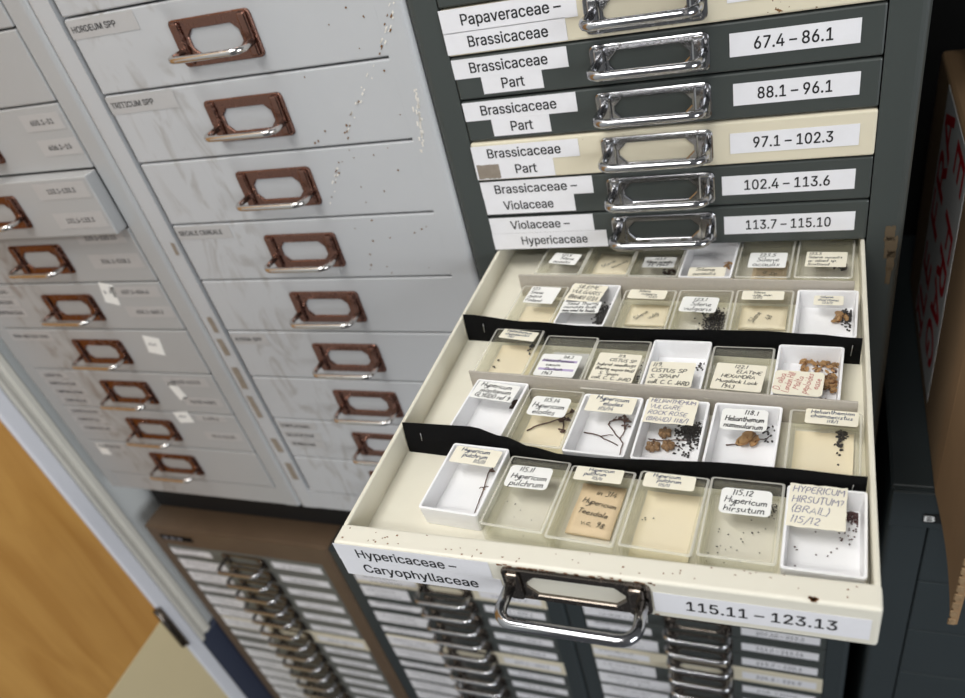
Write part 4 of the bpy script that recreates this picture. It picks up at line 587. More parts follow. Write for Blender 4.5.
# (x from left of the drawer, depth below its top, w, h, text, text width, backing, align, rotation)
T = 'tape'
mid = {1: [(0.032, 0.0075, 0.064, 0.0130, 'HORDEUM SPP', 0.042, T, 'l', 0)],
       2: [(0.033, 0.0075, 0.066, 0.0135, 'TRITICUM SPP', 0.042, T, 'l', 0)],
       4: [(0.030, 0.0070, 0.058, 0.0125, 'SECALE CEREALE', 0.046, T, 'l', 0)],
       6: [(0.022, 0.0085, 0.040, 0.0120, 'AVENA SPP', 0.031, T, 'l', 0)],
       8: [(0.026, 0.0085, 0.046, 0.0095, 'CORYLACEAE–', 0.037, T, 'l', 0), (0.0275, 0.0215, 0.046, 0.0095, 'SALICACEAE', 0.034, T, 'l', 0), (0.028, 0.0345, 0.044, 0.0095, 'ULMACEAE', 0.029, T, 'l', 0)]}
XM0, XM1 = -0.3178, -0.0215
cm, dm = grey_cabinet(XM0, XM1, 'middle grey steel cabinet of ten deep drawers with chrome handles reflecting brown', 'grey', mid, -0.1665)
left = {1: [],
        2: [(0.2240, 0.0130, 0.044, 0.0140, '605.1–31', 0.026, T, 'c', 0), (0.2280, 0.0345, 0.044, 0.0140, '606.1–15', 0.026, T, 'c', 0)],
        3: [(0.2160, 0.0110, 0.060, 0.0150, '123.1–130.3', 0.033, T, 'c', 0), (0.2180, 0.0390, 0.058, 0.0150, '131.1–133.3', 0.033, T, 'c', 0)],
        4: [(0.2130, 0.0075, 0.058, 0.0120, '325.1–325.23', 0.038, T, 'c', 0), (0.2150, 0.0320, 0.062, 0.0150, '326.1–338.1', 0.036, T, 'c', 0)],
        5: [(0.0260, 0.0080, 0.050, 0.0110, 'RHAMNACEAE–', 0.042, T, 'c', 0), (0.0260, 0.0210, 0.050, 0.0110, 'FAGACEAE', 0.034, T, 'c', 0), (0.0270, 0.0340, 0.050, 0.0110, 'CARPINACEAE', 0.040, T, 'c', 0),
            (0.2160, 0.0100, 0.060, 0.0120, '607.1–654.4', 0.034, T, 'c', 0), (0.2200, 0.0330, 0.058, 0.0130, '650.1–660.2', 0.034, T, 'c', 0), (0.1820, 0.0120, 0.0170, 0.0240, '~', 0, 'sticker', 'c', -0.25)],
        6: [(0.0330, 0.0090, 0.062, 0.0120, 'NON-BRITISH TAXA', 0.052, T, 'c', 0), (0.1990, 0.0185, 0.0200, 0.0220, '~', 0, 'sticker', 'c', -0.2)],
        7: [(0.0240, 0.0075, 0.042, 0.0090, 'LABIATAE–', 0.030, T, 'c', 0), (0.0290, 0.0195, 0.052, 0.0100, 'CAMPANULACEAE', 0.042, T, 'c', 0), (0.0310, 0.0320, 0.052, 0.0100, 'CAMPANULACEAE', 0.042, T, 'c', 0), (0.0310, 0.0450, 0.046, 0.0090, 'CAMPANULAE', 0.034, T, 'c', 0),
            (0.2120, 0.0100, 0.058, 0.0120, '466/3–467/3', 0.038, T, 'c', 0), (0.2200, 0.0375, 0.050, 0.0120, '467/3–468/1', 0.034, T, 'c', 0), (0.1930, 0.0225, 0.0120, 0.0250, None, 0, 'sticker', 'c', 0.25)],
        8: [(0.0320, 0.0060, 0.052, 0.0090, 'CAPRIFOLIACEAE', 0.042, T, 'c', 0), (0.0300, 0.0190, 0.052, 0.0100, 'COMPOSITAE–', 0.036, T, 'c', 0), (0.0330, 0.0330, 0.056, 0.0110, 'COMPOSITAE', 0.042, T, 'c', 0),
            (0.2170, 0.0055, 0.040, 0.0090, '1–49.1', 0.022, T, 'c', 0), (0.2200, 0.0320, 0.050, 0.0120, '46.1–46.25', 0.032, T, 'c', 0), (0.1790, 0.0060, 0.0210, 0.0160, '~', 0, 'sticker', 'c', 0.1)],
        9: [(0.0310, 0.0075, 0.050, 0.0100, 'COMPOSITAE', 0.036, T, 'c', 0), (0.0170, 0.0130, 0.0150, 0.0190, None, 0, 'sticker', 'c', 0.0)]}
XL0, XL1 = -0.6125, -0.3184
cl, dl = grey_cabinet(XL0, XL1, 'left grey steel cabinet of ten deep drawers with white paper tags, beside the door frame', 'grey_left', left, -0.4672, pulled=(3,))

# scratches, chips and old tape on the middle grey cabinet
cxm = (XM0+XM1)/2
mb = MB(); line = [(-0.0276, 0.008), (-0.0393, -0.0078), (-0.0555, -0.0287), (-0.0821, -0.0567), (-0.1073, -0.0919), (-0.13, -0.1292)]
M['chip'] = plain('bare chipped paint', (226, 222, 214), rough=0.6); M['rust'] = plain('rust specks', (116, 82, 44), rough=0.8)
for a, b in zip(line, line[1:]):
    for q in range(11):
        t = random.random(); x = a[0]+(b[0]-a[0])*t+random.gauss(0, .0012); z = a[1]+(b[1]-a[1])*t+random.gauss(0, .0012)
        zz = (GT-z) % GP
        if zz < 0.003 or zz > GP-0.003: continue
        slip(mb, x-cxm, z+0.5, random.uniform(.0005, .0012), random.uniform(.0008, .0034), random.choice(['chip', 'chip', 'rust']), rot=-0.75, th=0.0001)
for q in range(34):
    t = random.random(); slip(mb, -0.0296-0.0085*t+random.gauss(0, .0012)-cxm, -0.045-0.045*t+0.5, .0012, random.uniform(.001, .004), 'chip', rot=-0.1, th=0.0001)
for q in range(60):
    x = random.uniform(-.125, -.046); z = random.uniform(-.20, .06); zz = (GT-z) % GP
    if zz < 0.003 or zz > GP-0.003: continue
    slip(mb, x-cxm, z+0.5, random.uniform(.0006, .0016), random.uniform(.0006, .0018), 'rust', rot=random.random()*3, th=0.0001)
o = build('paint_chips', mb, cm, (0, -0.0002, 0), FRONT); o['label'] = 'pale scratches and rust specks'; o['kind'] = 'stuff'
for (x, z, w, h, r) in ((-0.3015, -0.158, .004, .012, -.05), (-0.3045, -0.2407, .006, .018, .03), (-0.3060, -0.267, .007, .020, .03), (-0.3065, -0.3063, .008, .028, .0), (-0.3070, -0.345, .007, .030, .02), (-0.3050, -0.4000, .008, .020, .1), (-0.3040, -0.440, .008, .026, .0)):
    mb = MB(); slip(mb, 0, 0, w, h, 'tape_old', ragged=0.0007, rot=r, th=0.00015); o = build('tape_scrap', mb, cm, (x-cxm, -0.0002, z+0.5), FRONT); o['label'] = 'scrap of old brown tape'

# ---- lower cabinets, aligned under the upper ones
LT = -0.581; LD = -0.614
def low_cabinet(x0, x1, label, key, dkey, creams, left_rows, right_txt, plate=PL_LOW, bar=BAR_DARK, seed=1):
    c = cab_thing('drawer_cabinet', (x0+x1)/2, -1.2, label); cx = (x0+x1)/2; rnd = random.Random(seed)
    cabinet_body(x0-cx, x1-cx, 1.2+LT, 0.0, 1.2+LD, 1.2+LD-20*PITCH, key, parent=c)
    for k in range(20):
        col = 'cream' if k in creams else dkey
        d = link('drawer', front_mesh(WD, PITCH-0.0012, col), c, (0, 0, 1.2+LD-k*PITCH-0.0006))
        if col == 'cream': d['label'] = 'cream drawer'
        handle(d, 0.0, -0.0138, plate, bar)
        if k < 17:
            w = rnd.uniform(.066, .086); mb = MB(); slip(mb, 0, 0, w, 0.0215 if rnd.random() < .6 else 0.0125, 'label')
            scrawl(mb, -0.004, 0.0045, w*0.62, 0.0042, 'ink_soft', seed=k+seed*40); scrawl(mb, 0.002, -0.0050, w*0.55, 0.0042, 'ink_soft', seed=k+seed*60)
            add_label(d, 'name_label', -WD/2+0.0015+w/2, -0.0128, mb)
            mb = MB(); w2 = 0.0760; slip(mb, 0, 0, w2, 0.0130, 'label')
            if k in right_txt: text(mb, right_txt[k], 0, 0, 0.0058, 'ink_soft', w=0.047, bold=0.01)
            else: scrawl(mb, 0, 0, 0.044, 0.0050, 'ink_soft', seed=k+seed*90)
            add_label(d, 'number_label', WD/2-0.006-w2/2, -0.0135, mb)
    return c
cb = low_cabinet(-0.6088, -0.3153, 'brown steel cabinet of shallow drawers below the left grey cabinet', 'brown', 'olive', (6,), 0, {}, seed=1)
mb = MB(); mb.box(-.027, .027, -.001, 0, -.0045, .0045, 'blackcard', .0006, 1)
for q in range(3): mb.box(-.022+.012*q, -.014+.012*q, -.0013, -.0009, -.0028, .0028, 'ink_soft')
o = build('maker_badge', mb, cb, (-0.0990, 0, 1.2-0.5975)); 
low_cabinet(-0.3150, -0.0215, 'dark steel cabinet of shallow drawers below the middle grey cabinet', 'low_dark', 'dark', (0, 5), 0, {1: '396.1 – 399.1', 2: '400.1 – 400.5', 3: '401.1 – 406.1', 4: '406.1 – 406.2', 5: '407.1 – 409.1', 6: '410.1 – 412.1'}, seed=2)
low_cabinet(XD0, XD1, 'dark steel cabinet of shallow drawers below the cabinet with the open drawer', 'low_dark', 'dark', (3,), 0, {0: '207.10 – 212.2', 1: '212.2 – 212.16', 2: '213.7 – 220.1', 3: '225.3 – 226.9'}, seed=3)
mb = MB(); mb.box(-0.441, 0.441, 0, 0.30, 0, 0.0795, 'black', 0.002, 1)
tag(build('plinth', mb, None, (-0.168, 0.038, LT+U+0.0006)), 'black recessed plinth between the upper and lower cabinets', 'plinth')

# ---- low wide cabinet at the far right
XR0, XR1 = 0.2885, 0.748
cr_ = cab_thing('drawer_cabinet', (XR0+XR1)/2, -1.2, 'low dark cabinet at the right, carrying the cardboard box'); cx = (XR0+XR1)/2
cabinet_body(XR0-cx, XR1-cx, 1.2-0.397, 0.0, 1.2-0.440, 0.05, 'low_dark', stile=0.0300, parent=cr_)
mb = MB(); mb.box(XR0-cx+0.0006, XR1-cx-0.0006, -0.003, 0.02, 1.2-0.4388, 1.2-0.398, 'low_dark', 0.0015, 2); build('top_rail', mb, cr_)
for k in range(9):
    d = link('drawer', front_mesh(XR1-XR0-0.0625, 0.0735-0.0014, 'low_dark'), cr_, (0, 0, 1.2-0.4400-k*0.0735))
    handle(d, 0, -0.035, PL_LOW, BAR_DARK)
mb = MB(); slip(mb, 0, 0, 0.034, 0.0100, 'black', th=0.0008); text(mb, 'B', -0.0125, 0, 0.0062, 'tape_white', w=0.0085, z=0.0010, bold=0.03)
add_label(cr_, 'maker_badge', 0.3310-cx, 1.2-0.4255, mb, y=-0.0032)

# ------------------------------------------------------------------ things in the open drawer
ZTOP = Z0-0.0040; ZFL = Z0+DF          # lid tops and tray floor
BW = 0.0342; BH = ZTOP-ZFL-0.0003
BOX = {
 '11': (0.0530, -0.2254, -0.061), '12': (0.0896, -0.2319, -0.066), '13': (0.1245, -0.2356, -0.059), '14': (0.1604, -0.2359, -0.062), '15': (0.1954, -0.2361, -0.036), '16': (0.2306, -0.2379, -0.026),
 '21': (0.0482, -0.1663, -0.084), '22': (0.0844, -0.1744, -0.060), '23': (0.1186, -0.1780, -0.056), '24': (0.1551, -0.1794, -0.030), '25': (0.1917, -0.1791, -0.047), '26': (0.2296, -0.1810, -0.036),
 '31': (0.0448, -0.1147, -0.036), '32': (0.0819, -0.1207, -0.054), '33': (0.1160, -0.1234, -0.020), '34': (0.1505, -0.1237, -0.039), '35': (0.1859, -0.1274, -0.035), '36': (0.2212, -0.1273, -0.055),
 '41': (0.0487, -0.0620, -0.060), '42': (0.0842, -0.0644, -0.061), '43': (0.1229, -0.0697, -0.036), '44': (0.1584, -0.0704, -0.036), '45': (0.1940, -0.0711, -0.036), '46': (0.2296, -0.0717, -0.042),
 '51': (0.0541, -0.0028, -0.050), '52': (0.0883, -0.0051, -0.050), '53': (0.1225, -0.0074, -0.050), '54': (0.1568, -0.0097, -0.050), '55': (0.1926, -0.0110, -0.050), '56': (0.2286, -0.0124, -0.050)}
RAWLEN = {'1': {}, '2': {'21': .0425, '22': .0466, '23': .0472, '24': .0466, '25': .0433, '26': .0421}, '3': {'31': .045, '32': .043, '33': .0405, '34': .0426, '35': .0399, '36': .0435}, '4': {'41': .0404, '42': .0472, '43': .0431, '44': .0431, '45': .043, '46': .043}, '5': {}}
LEN = {'1': 0.0490, '2': 0.0472, '3': 0.0465, '4': 0.0468, '5': 0.0485}
SHIFT = {}
for k, (x, y, a) in list(BOX.items()):
    s = (RAWLEN[k[0]].get(k, LEN[k[0]])-LEN[k[0]])/2      # keep the measured back edge, restore the true length
    SHIFT[k] = -s
    BOX[k] = (x-math.sin(a)*s, y+math.cos(a)*s, a)
LAB = {
 '11':(-0.0000,0.0158,0.0279,0.0123,-0.023), '12':(-0.0023,0.0100,0.0236,0.0154,0.034), '13':(-0.0015,0.0193,0.0250,0.0095,0.013), '13p':(-0.0002,0.0055,0.0230,0.0344,-0.022),
 '14':(-0.0018,0.0187,0.0250,0.0096,0.020), '15':(0.0005,0.0099,0.0230,0.0159,0.010), '16':(-0.0038,0.0123,0.0246,0.0261,-0.017),
 '21':(-0.0012,0.0109,0.0280,0.0148,-0.054), '22':(-0.0004,0.0080,0.0231,0.0162,-0.011), '23':(0.0001,0.0158,0.0273,0.0136,-0.019), '24':(-0.0024,0.0137,0.0269,0.0204,-0.016), '25':(-0.0009,0.0094,0.0232,0.0161,0.026), '26':(0.0028,0.0161,0.0247,0.0108,-0.033),
 '31':(0.0010,0.0157,0.0253,0.0095,-0.134), '32':(-0.0012,-0.0085,0.0255,0.0210,-0.011), '33':(-0.0001,-0.0062,0.0262,0.0260,-0.063), '34':(-0.0016,-0.0107,0.0258,0.0216,0.010), '35':(-0.0000,-0.0079,0.0269,0.0227,-0.056), '36':(-0.0041,-0.0118,0.0250,0.0199,-0.017),
 '41':(0.0006,0.0088,0.0216,0.0195,-0.050), '42':(-0.0046,0.0131,0.0249,0.0198,-0.103), '42b':(-0.0037,-0.0038,0.0265,0.0124,0.036), '43':(-0.0015,0.0162,0.0248,0.0101,-0.049), '43p':(-0.0041,0.0089,0.0288,0.0237,-0.018), '44':(-0.0024,0.0051,0.0227,0.0164,-0.048), '45':(-0.0010,0.0153,0.0247,0.0093,0.005), '45p':(-0.0008,0.0076,0.0300,0.0235,-0.006), '46':(0.0009,0.0102,0.0164,0.0096,-0.009),
 '51':(0.0010,-0.0040,0.0209,0.0139,-0.130), '52p':(-0.0018,0.0066,0.0280,0.0252,-0.05), '53':(0.0016,-0.0071,0.0218,0.0129,-0.003), '54':(0.0009,-0.0180,0.0238,0.0109,0.014), '55':(0.0016,-0.0040,0.0233,0.0179,0.001), '55p':(0.0034,-0.0042,0.0220,0.0300,0.0), '56':(0.0008,-0.0033,0.0241,0.0174,-0.021)}

def box_meshes(kind, ln):
    w, l, h = BW, ln, BH; out = []
    if kind == 'white':
        mb = MB(); t = 0.0013; o = rr(w, l, 0.0016, 3); i = rr(w-2*t, l-2*t, 0.0010, 3); f = rr(w-2*t-0.002, l-2*t-0.002, 0.0010, 3)
        mb.loops([[(x, y, 0) for x, y in rr(w-0.0016, l-0.0016, 0.0016, 3)], [(x, y, h-0.0003) for x, y in o], [(x*(1-.0003/w), y*(1-.0003/l), h) for x, y in o], [(x, y, h) for x, y in i], [(x, y, 0.0011) for x, y in f]], 'plastic', True, True, True)
        for q in mb.bm.faces: q.smooth = False
        out.append(('base', mb.mesh('base')))
        mb = MB(); mb.box(-w/2+t+.0001, w/2-t-.0001, -l/2+t+.0001, l/2-t-.0001, h-0.0011, h-0.0004, 'clear_top')
        out.append(('lid', mb.mesh('lid')))
    else:
        mb = MB(); t = 0.0010; g = 0.0017; o = rr(w-2*g, l-2*g, 0.0012, 3); i = rr(w-2*g-2*t, l-2*g-2*t, 0.0008, 3)
        mb.loops([[(x, y, 0) for x, y in o], [(x, y, h-0.0016) for x, y in o], [(x, y, h-0.0016) for x, y in i], [(x, y, 0.0010) for x, y in i]], 'clear_wall')
        a = mb.mi('clear_top'); q = mb.bm.verts[:]; n = len(o)
        mb.bm.verts.ensure_lookup_table()
        for rng in (range(0, n), range(3*n, 4*n)):
            f = mb.bm.faces.new([mb.bm.verts[k] for k in rng]); f.material_index = a
        for f in mb.bm.faces: f.smooth = False
        out.append(('base', mb.mesh('base')))
        mb = MB(); o = rr(w, l, 0.0016, 3); i = rr(w-0.0026, l-0.0026, 0.0010, 3)
        z1 = 0.0006
        mb.loops([[(x, y, z1) for x, y in rr(w-.0022, l-.0022, 0.0012, 3)], [(x, y, z1) for x, y in o], [(x, y, h-0.0004) for x, y in o]], 'clear_wall')
        mb.loops([[(x, y, h-0.0004) for x, y in o], [(x*(1-.0008/w), y*(1-.0008/l), h) for x, y in o], [(x, y, h) for x, y in i]], 'clear_edge')
        mb.loops([[(x, y, z1) for x, y in rr(w-.0022, l-.0022, 0.0012, 3)], [(x, y, h-0.0011) for x, y in rr(w-.0022, l-.0022, 0.0012, 3)]], 'clear_wall')
        a = mb.mi('clear_top')
        for zz, pl in ((h, i), (h-0.0011, rr(w-.0022, l-.0022, 0.0012, 3))):
            f = mb.bm.faces.new([mb.bm.verts.new((x, y, zz)) for x, y in pl]); f.material_index = a
        bmesh.ops.remove_doubles(mb.bm, verts=mb.bm.verts, dist=1e-6)
        for f in mb.bm.faces: f.smooth = False
        out.append(('lid', mb.mesh('lid')))
    return out
_bm = {}
def bxm(kind, row):
    if (kind, row) not in _bm: _bm[(kind, row)] = box_meshes(kind, LEN[row])
    return _bm[(kind, row)]

# kind, label paper, ink, lines, corner radius, liner, description
S, CL, OP = 'sticker', 'cream_label', 'old_paper'
SPEC = {
 '11': ('white', CL, 'ink_blue', ['Hypericum', 'pulchrum', '115/11'], .001, None, 'white box holding one thin dry flower stem, front left corner of the open drawer'),
 '12': ('clear', S, 'ink', ['115.11', 'Hypericum', 'pulchrum'], .0025, None, 'clear box with rounded white sticker reading 115.11, second from left in front row'),
 '13': ('clear', CL, 'ink_blue', ['Hypericum', 'pulchrum', '115/11'], .001, None, 'clear box holding a folded tan paper packet, in the front row'),
 '14': ('clear', CL, 'ink_blue', ['Hypericum', 'pulchrum', '115/11'], .0015, 'cream_liner', 'clear box lined with cream paper, empty but for the liner, in the front row'),
 '15': ('clear', S, 'ink', ['115.12', 'Hypericum', 'hirsutum'], .0025, None, 'clear box with rounded white sticker reading 115.12 Hypericum hirsutum'),
 '16': ('white', CL, 'ink_violet', ['HYPERICUM', 'HIRSUTUM?', '(BRAIL)', '115/12'], 0, None, 'white box with torn violet-inked label, front right corner of the open drawer'),
 '21': ('white', S, 'ink', ['Hypericum', 'montanum', 'GLYDDO ref 9'], .001, None, 'white box with curled white label, at the left end of the second row'),
 '22': ('clear', S, 'ink', ['115.14', 'Hypericum', 'elodes'], .0025, 'cream_liner', 'clear box with white sticker reading 115.14 over a brown dried sprig'),
 '23': ('white', CL, 'ink_blue', ['Hypericum', 'elodes', '115/14'], .0008, None, 'white box with blue-inked cream label over a forked bare brown sprig'),
 '24': ('white', CL, 'ink_violet', ['HELIANTHEMUM', 'VULGARE', 'ROCK ROSE', '(BRAID) 118/1'], 0, None, 'white box with four-line violet label over round brown capsules'),
 '25': ('white', S, 'ink', ['118.1', 'Helianthemum', 'nummularium'], .0025, None, 'white box with sticker reading 118.1 over a crumpled dried flower'),
 '26': ('clear', CL, 'ink_blue', ['Helianthemum', 'chamaecistus', '118/1'], .0012, 'cream_liner', 'cream-lined clear box with a long dark seed smear, right end of second row'),
 '31': ('clear', CL, 'ink_blue', ['Helianthemum', 'chamaecistus', '118/1'], .0008, 'cream_liner', 'cream-lined clear box at the left end of the third row'),
 '32': ('clear', S, 'ink', ['118.3', 'Helianthemum', 'canum', 'Durham', '1963'], .0015, 'pale_card', 'clear box with grey card and purple-marked white label, third row'),
 '33': ('clear', CL, 'ink', ['119.', 'CISTUS SP', 'hybrid seedlings', '(being exported)', 'S. Spain', 'coll. C. C. JARD'], .001, None, 'clear box with six-line cream label reading 119. CISTUS SP, third row'),
 '34': ('white', CL, 'ink', ['119.', 'CISTUS SP', 'S. SPAIN', 'coll. C. C. JARD'], .001, None, 'white box with four-line label 119. CISTUS SP and a few dark seeds'),
 '35': ('clear', CL, 'ink', ['122.1', 'ELATINE', 'HEXANDRA', 'Mugdock Lock', '1943'], .001, None, 'clear box with cream label reading 122.1 ELATINE HEXANDRA'),
 '36': ('white', CL, 'ink_red', ['D. alba', 'London Hill', 'Malta', 'peploides', 'ease'], .0025, None, 'white box with red-inked label and a heap of brown husks'),
 '41': ('clear', S, 'ink', ['123.', 'Silene', 'italica', 'Finland'], .001, 'old_paper', 'clear box with square white sticker at the left end of the fourth row'),
 '42': ('white', CL, 'ink', ['SILENE', 'VULGARIS', '(BRAID) 123/1'], 0, None, 'white box with two paper labels and many dark seeds, fourth row'),
 '43': ('clear', CL, 'ink', ['Silene', 'vulgaris', '123/1'], .0015, None, 'clear box with cream label over a written paper packet, fourth row'),
 '44': ('clear', S, 'ink', ['123.1', 'Silene', 'vulgaris'], .002, None, 'clear box with rounded white sticker 123.1 Silene vulgaris and dark seeds'),
 '45': ('clear', CL, 'ink', ['Silene', 'vulg. mar.', '123/2'], .0012, None, 'clear box with cream label over a blank buff paper packet, fourth row'),
 '46': ('white', CL, 'ink_blue', ['Silene', 'maritima', '123/2'], .0012, None, 'white box with a small blue-inked label, right end of fourth row'),
 '51': ('clear', S, 'ink', ['123.5', 'Silene', 'acaulis'], .0008, None, 'clear box with white label at the left end of the back row'),
 '52': ('clear', None, 'ink', [], 0, None, 'clear box without a lid label holding a written packet, back row'),
 '53': ('clear', S, 'ink', ['123.5', 'Silene acaulis', 'Fl. 1947'], .0008, None, 'clear box with white label over dark brown plant litter, back row'),
 '54': ('white', CL, 'ink', ['Silene', 'acaulis'], .001, None, 'white box with a small cream label at its front, back row'),
 '55': ('clear', S, 'ink', ['123.5', 'Silene', 'acaulis'], .001, None, 'clear box with white label over tan packet paper, back row'),
 '56': ('clear', CL, 'ink', ['123.5', 'Silene acaulis', 'or allied sp.', 'Scotland'], .0006, None, 'clear box with white four-line label, right end of back row'),
}
GRP = 'small plastic specimen boxes in the open drawer'
_liner = {}
BE = {}
for k, (kind, paper, ink, lines, r, liner, desc) in SPEC.items():
    x, y, a = BOX[k]; row = k[0]; ln = LEN[row]
    e = thing('specimen_box', (x, y, ZFL+0.0003+U), desc, 'box', GRP, a); BE[k] = e
    for nm, me in bxm(kind, row): link(nm, me, e)
    if liner:
        mb = MB(); slip(mb, 0, 0, BW-0.0064, ln-0.0064 if k not in ('41',) else ln*0.6, liner, ragged=0.0003, th=0.0003)
        o = build('paper_liner', mb, e, (0.0, 0.0 if k != '26' else -0.001, 0.0012)); o['label'] = 'paper lining the base'
    def put(key, lines, paper, ink, r, suffix=''):
        lx, ly, lw, lh, la = LAB[key]
        mb = MB(); slip(mb, 0, 0, lw, lh, paper, r=r, ragged=0 if r else 0.0005, th=0.00015)
        n = len(lines)
        if n:
            lead = lh/(n+0.2); vert = key == '36'
            for j, t in enumerate(lines):
                up = t.isupper() or t[0].isdigit() or t[0] == '('
                if vert:
                    pen(mb, t, -lw/2+(j+0.7)*lw/(n+.4), 0.0, 0.0036, ink, w=lh*0.85, rot=PI/2-.15, thick=.0003)
                    continue
                th = lead*(0.66 if n > 3 or up else 0.80); yy = lh/2-lead*(j+0.60)
                if key == '32' and j in (1, 3): slip(mb, 0, yy, lw*0.88, lead*0.5, 'hilite', th=0.00005, z=0.00016)
                wmax = lw*(0.90 if n != 3 else 0.84); wn = pen_width(t)*th/7*1.25; w = min(wmax, wn)
                pen(mb, t, random.uniform(-.5, .5)*(lw*.9-w)*(.5 if n == 3 else 1) if n != 4 else -(lw*.9-w)/2, yy, th, ink, w=w, rot=random.uniform(-.04, .03), thick=min(.00046, th*.14) if ink != 'ink_violet' else .00032)
        o = build('label', mb, e, (lx, ly+SHIFT[k], BH+0.0001), (0, 0, la)); o['label'] = 'handwritten paper label'
        return o
    if paper: put(k, lines, paper, ink, r)
    if k == '42': put('42b', ['Seed Thorny', 'munches both', 'may need for bedds'], S, 'ink', 0)

def L3(k, u, v, z=0.0014): 
    x, y, a = BOX[k]; v = v+SHIFT[k]
    u = max(-BW/2+.0035, min(BW/2-.0035, u)); hl = LEN[k[0]]/2-.0038; v = max(-hl, min(hl, v))
    return Vector((x+math.cos(a)*u-math.sin(a)*v, y+math.sin(a)*u+math.cos(a)*v, ZFL+0.0003+z+U))
FLOORZ = lambda k: 0.00118 if SPEC[k][0] == 'white' else (0.0016 if SPEC[k][5] else 0.00108)

# paper packets inside boxes
def packet(k, key, mat, lines, label, rotl=0.0):
    lx, ly, lw, lh, la = LAB[key]; x, y, a = BOX[k]
    lw = min(lw, BW-0.0066); hl = LEN[k[0]]/2-0.0034; ly = ly+SHIFT[k]
    y0 = max(ly-lh/2, -hl); y1 = min(ly+lh/2, hl); lh = y1-y0; ly = (y0+y1)/2
    lx = max(-(BW/2-.0033)+lw/2, min((BW/2-.0033)-lw/2, lx))
    mb = MB(); n = 6
    top = [[(-lw/2+lw*i/n, -lh/2+lh*j/n, 0.0007+0.0006*math.sin(i*1.1+j*.7)**2+(0.0006 if j == n else 0)) for i in range(n+1)] for j in range(n+1)]
    mi = mb.mi(mat)
    def sheet(zoff):
        g = [[mb.bm.verts.new((p[0], p[1], p[2]*(1 if zoff else 0.15)+zoff)) for p in rowp] for rowp in top]
        for j in range(n):
            for i in range(n):
                f = mb.bm.faces.new((g[j][i], g[j][i+1], g[j+1][i+1], g[j+1][i])); f.material_index = mi; f.smooth = True
        return g
    a0 = sheet(0.0); a1 = sheet(0.0002)
    for i in range(n):                       # closed folded edge at the front and the sides
        for (p, q) in (((0, i), (0, i+1)), ((n, i), (n, i+1))):
            f = mb.bm.faces.new((a0[p[0]][p[1]], a0[q[0]][q[1]], a1[q[0]][q[1]], a1[p[0]][p[1]])); f.material_index = mi
        for c in (0, n):
            f = mb.bm.faces.new((a0[i][c], a0[i+1][c], a1[i+1][c], a1[i][c])); f.material_index = mi
    m = len(lines)
    for j, s in enumerate(lines):
        if rotl: pen(mb, s, -lw*.18+j*lw*.3, -lh*.05, .0036, 'ink', w=lh*.8, rot=rotl, z=0.0019)
        else: pen(mb, s, random.uniform(-.1, .15)*lw, lh/2-(j+.8)*lh/(m+.8), .0034, 'ink', w=lw*.8, rot=-.10, z=0.0019)
    p = L3(k, 0, 0, FLOORZ(k)+0.0001)
    o = build('paper_packet', mb, None, (x+math.cos(a)*lx-math.sin(a)*ly, y+math.sin(a)*lx+math.cos(a)*ly, p.z), (0, 0, a+la*0.6))
    tag(o, label, 'paper packet')
packet('13', '13p', 'tan_paper', ['in 314', 'Hypericum', 'Teesdale', 'v.c. 98'], 'folded tan paper packet with handwriting, in a front-row clear box')
packet('43', '43p', 'old_paper', ['Silene', 'vulg.'], 'buff written packet below a cream Silene vulgaris 123/1 label', rotl=.9)
packet('45', '45p', 'old_paper', ['Silene', '48'], 'large blank-looking buff packet in the fifth box of the fourth row', rotl=1.2)
packet('52', '52p', 'old_paper', ['Silene', 'acaulis'], 'written buff packet in the back row box that has no lid label', rotl=.8)
packet('55', '55p', 'tan_paper', ['S. a.', '32'], 'tan packet under the white label of the fifth box in the back row', rotl=1.4)

# dry plant matter
def seeds(k, spots, key, n, label, size=0.0007, loose=0, zs=1.0):
    mb = MB(); z = FLOORZ(k)
    allp = []
    for (u, v, su, sv, w) in spots:
        for q in range(int(n*w)):
            du, dv = random.gauss(0, su), random.gauss(0, sv)
            e = math.exp(-(du/su)**2/2-(dv/sv)**2/2)
            allp.append((u+du, v+dv, z+size*.4+random.random()*e*size*3.0*zs))
    for q in range(loose): allp.append((random.uniform(-.012, .012), random.uniform(-.02, .012)-SHIFT[k], z+size*.4))
    for u, v, zz in allp:
        p = L3(k, u, v, zz); rm = Matrix.Rotation(random.random()*6, 3, 'Z')
        mb.blob((p.x, p.y, p.z), size, key, 1, .12, (random.uniform(.7, 1.1), random.uniform(.55, .8), .5), rm)
    o = build('seeds', mb); tag(o, label, 'seeds', None, 'stuff')
seeds('16', [(.0115, .0185, .0022, .0020, 1), (.0105, .011, .003, .004, .18)], 'seed_red', 150, 'dark red seed heap in the white box at the front right corner', .00062, 14)
seeds('15', [(.0118, .0175, .0011, .0022, 1), (-.0016, -.0068, .006, .007, .5)], 'seed_dark', 34, 'sparse tiny seeds in the 115.12 clear box', .0005, 8)
seeds('12', [(-.002, -.002, .008, .008, 1)], 'seed_dark', 9, 'few scattered tiny seeds in the 115.11 clear box', .00045)
seeds('14', [(-.008, .001, .003, .006, 1)], 'seed_dark', 4, 'few tiny seeds on the bare cream liner in the front row', .0005)
seeds('24', [(.0075, .0110, .0032, .0035, 1), (.0085, .001, .0035, .0055, .25)], 'seed_dark', 260, 'dark seed heap beside the round capsules', .0009, 0, .8)
seeds('25', [(.0115, .0125, .0022, .0034, 1)], 'seed_dark', 15, 'few dark seeds right of the crumpled dried flower', .0009)
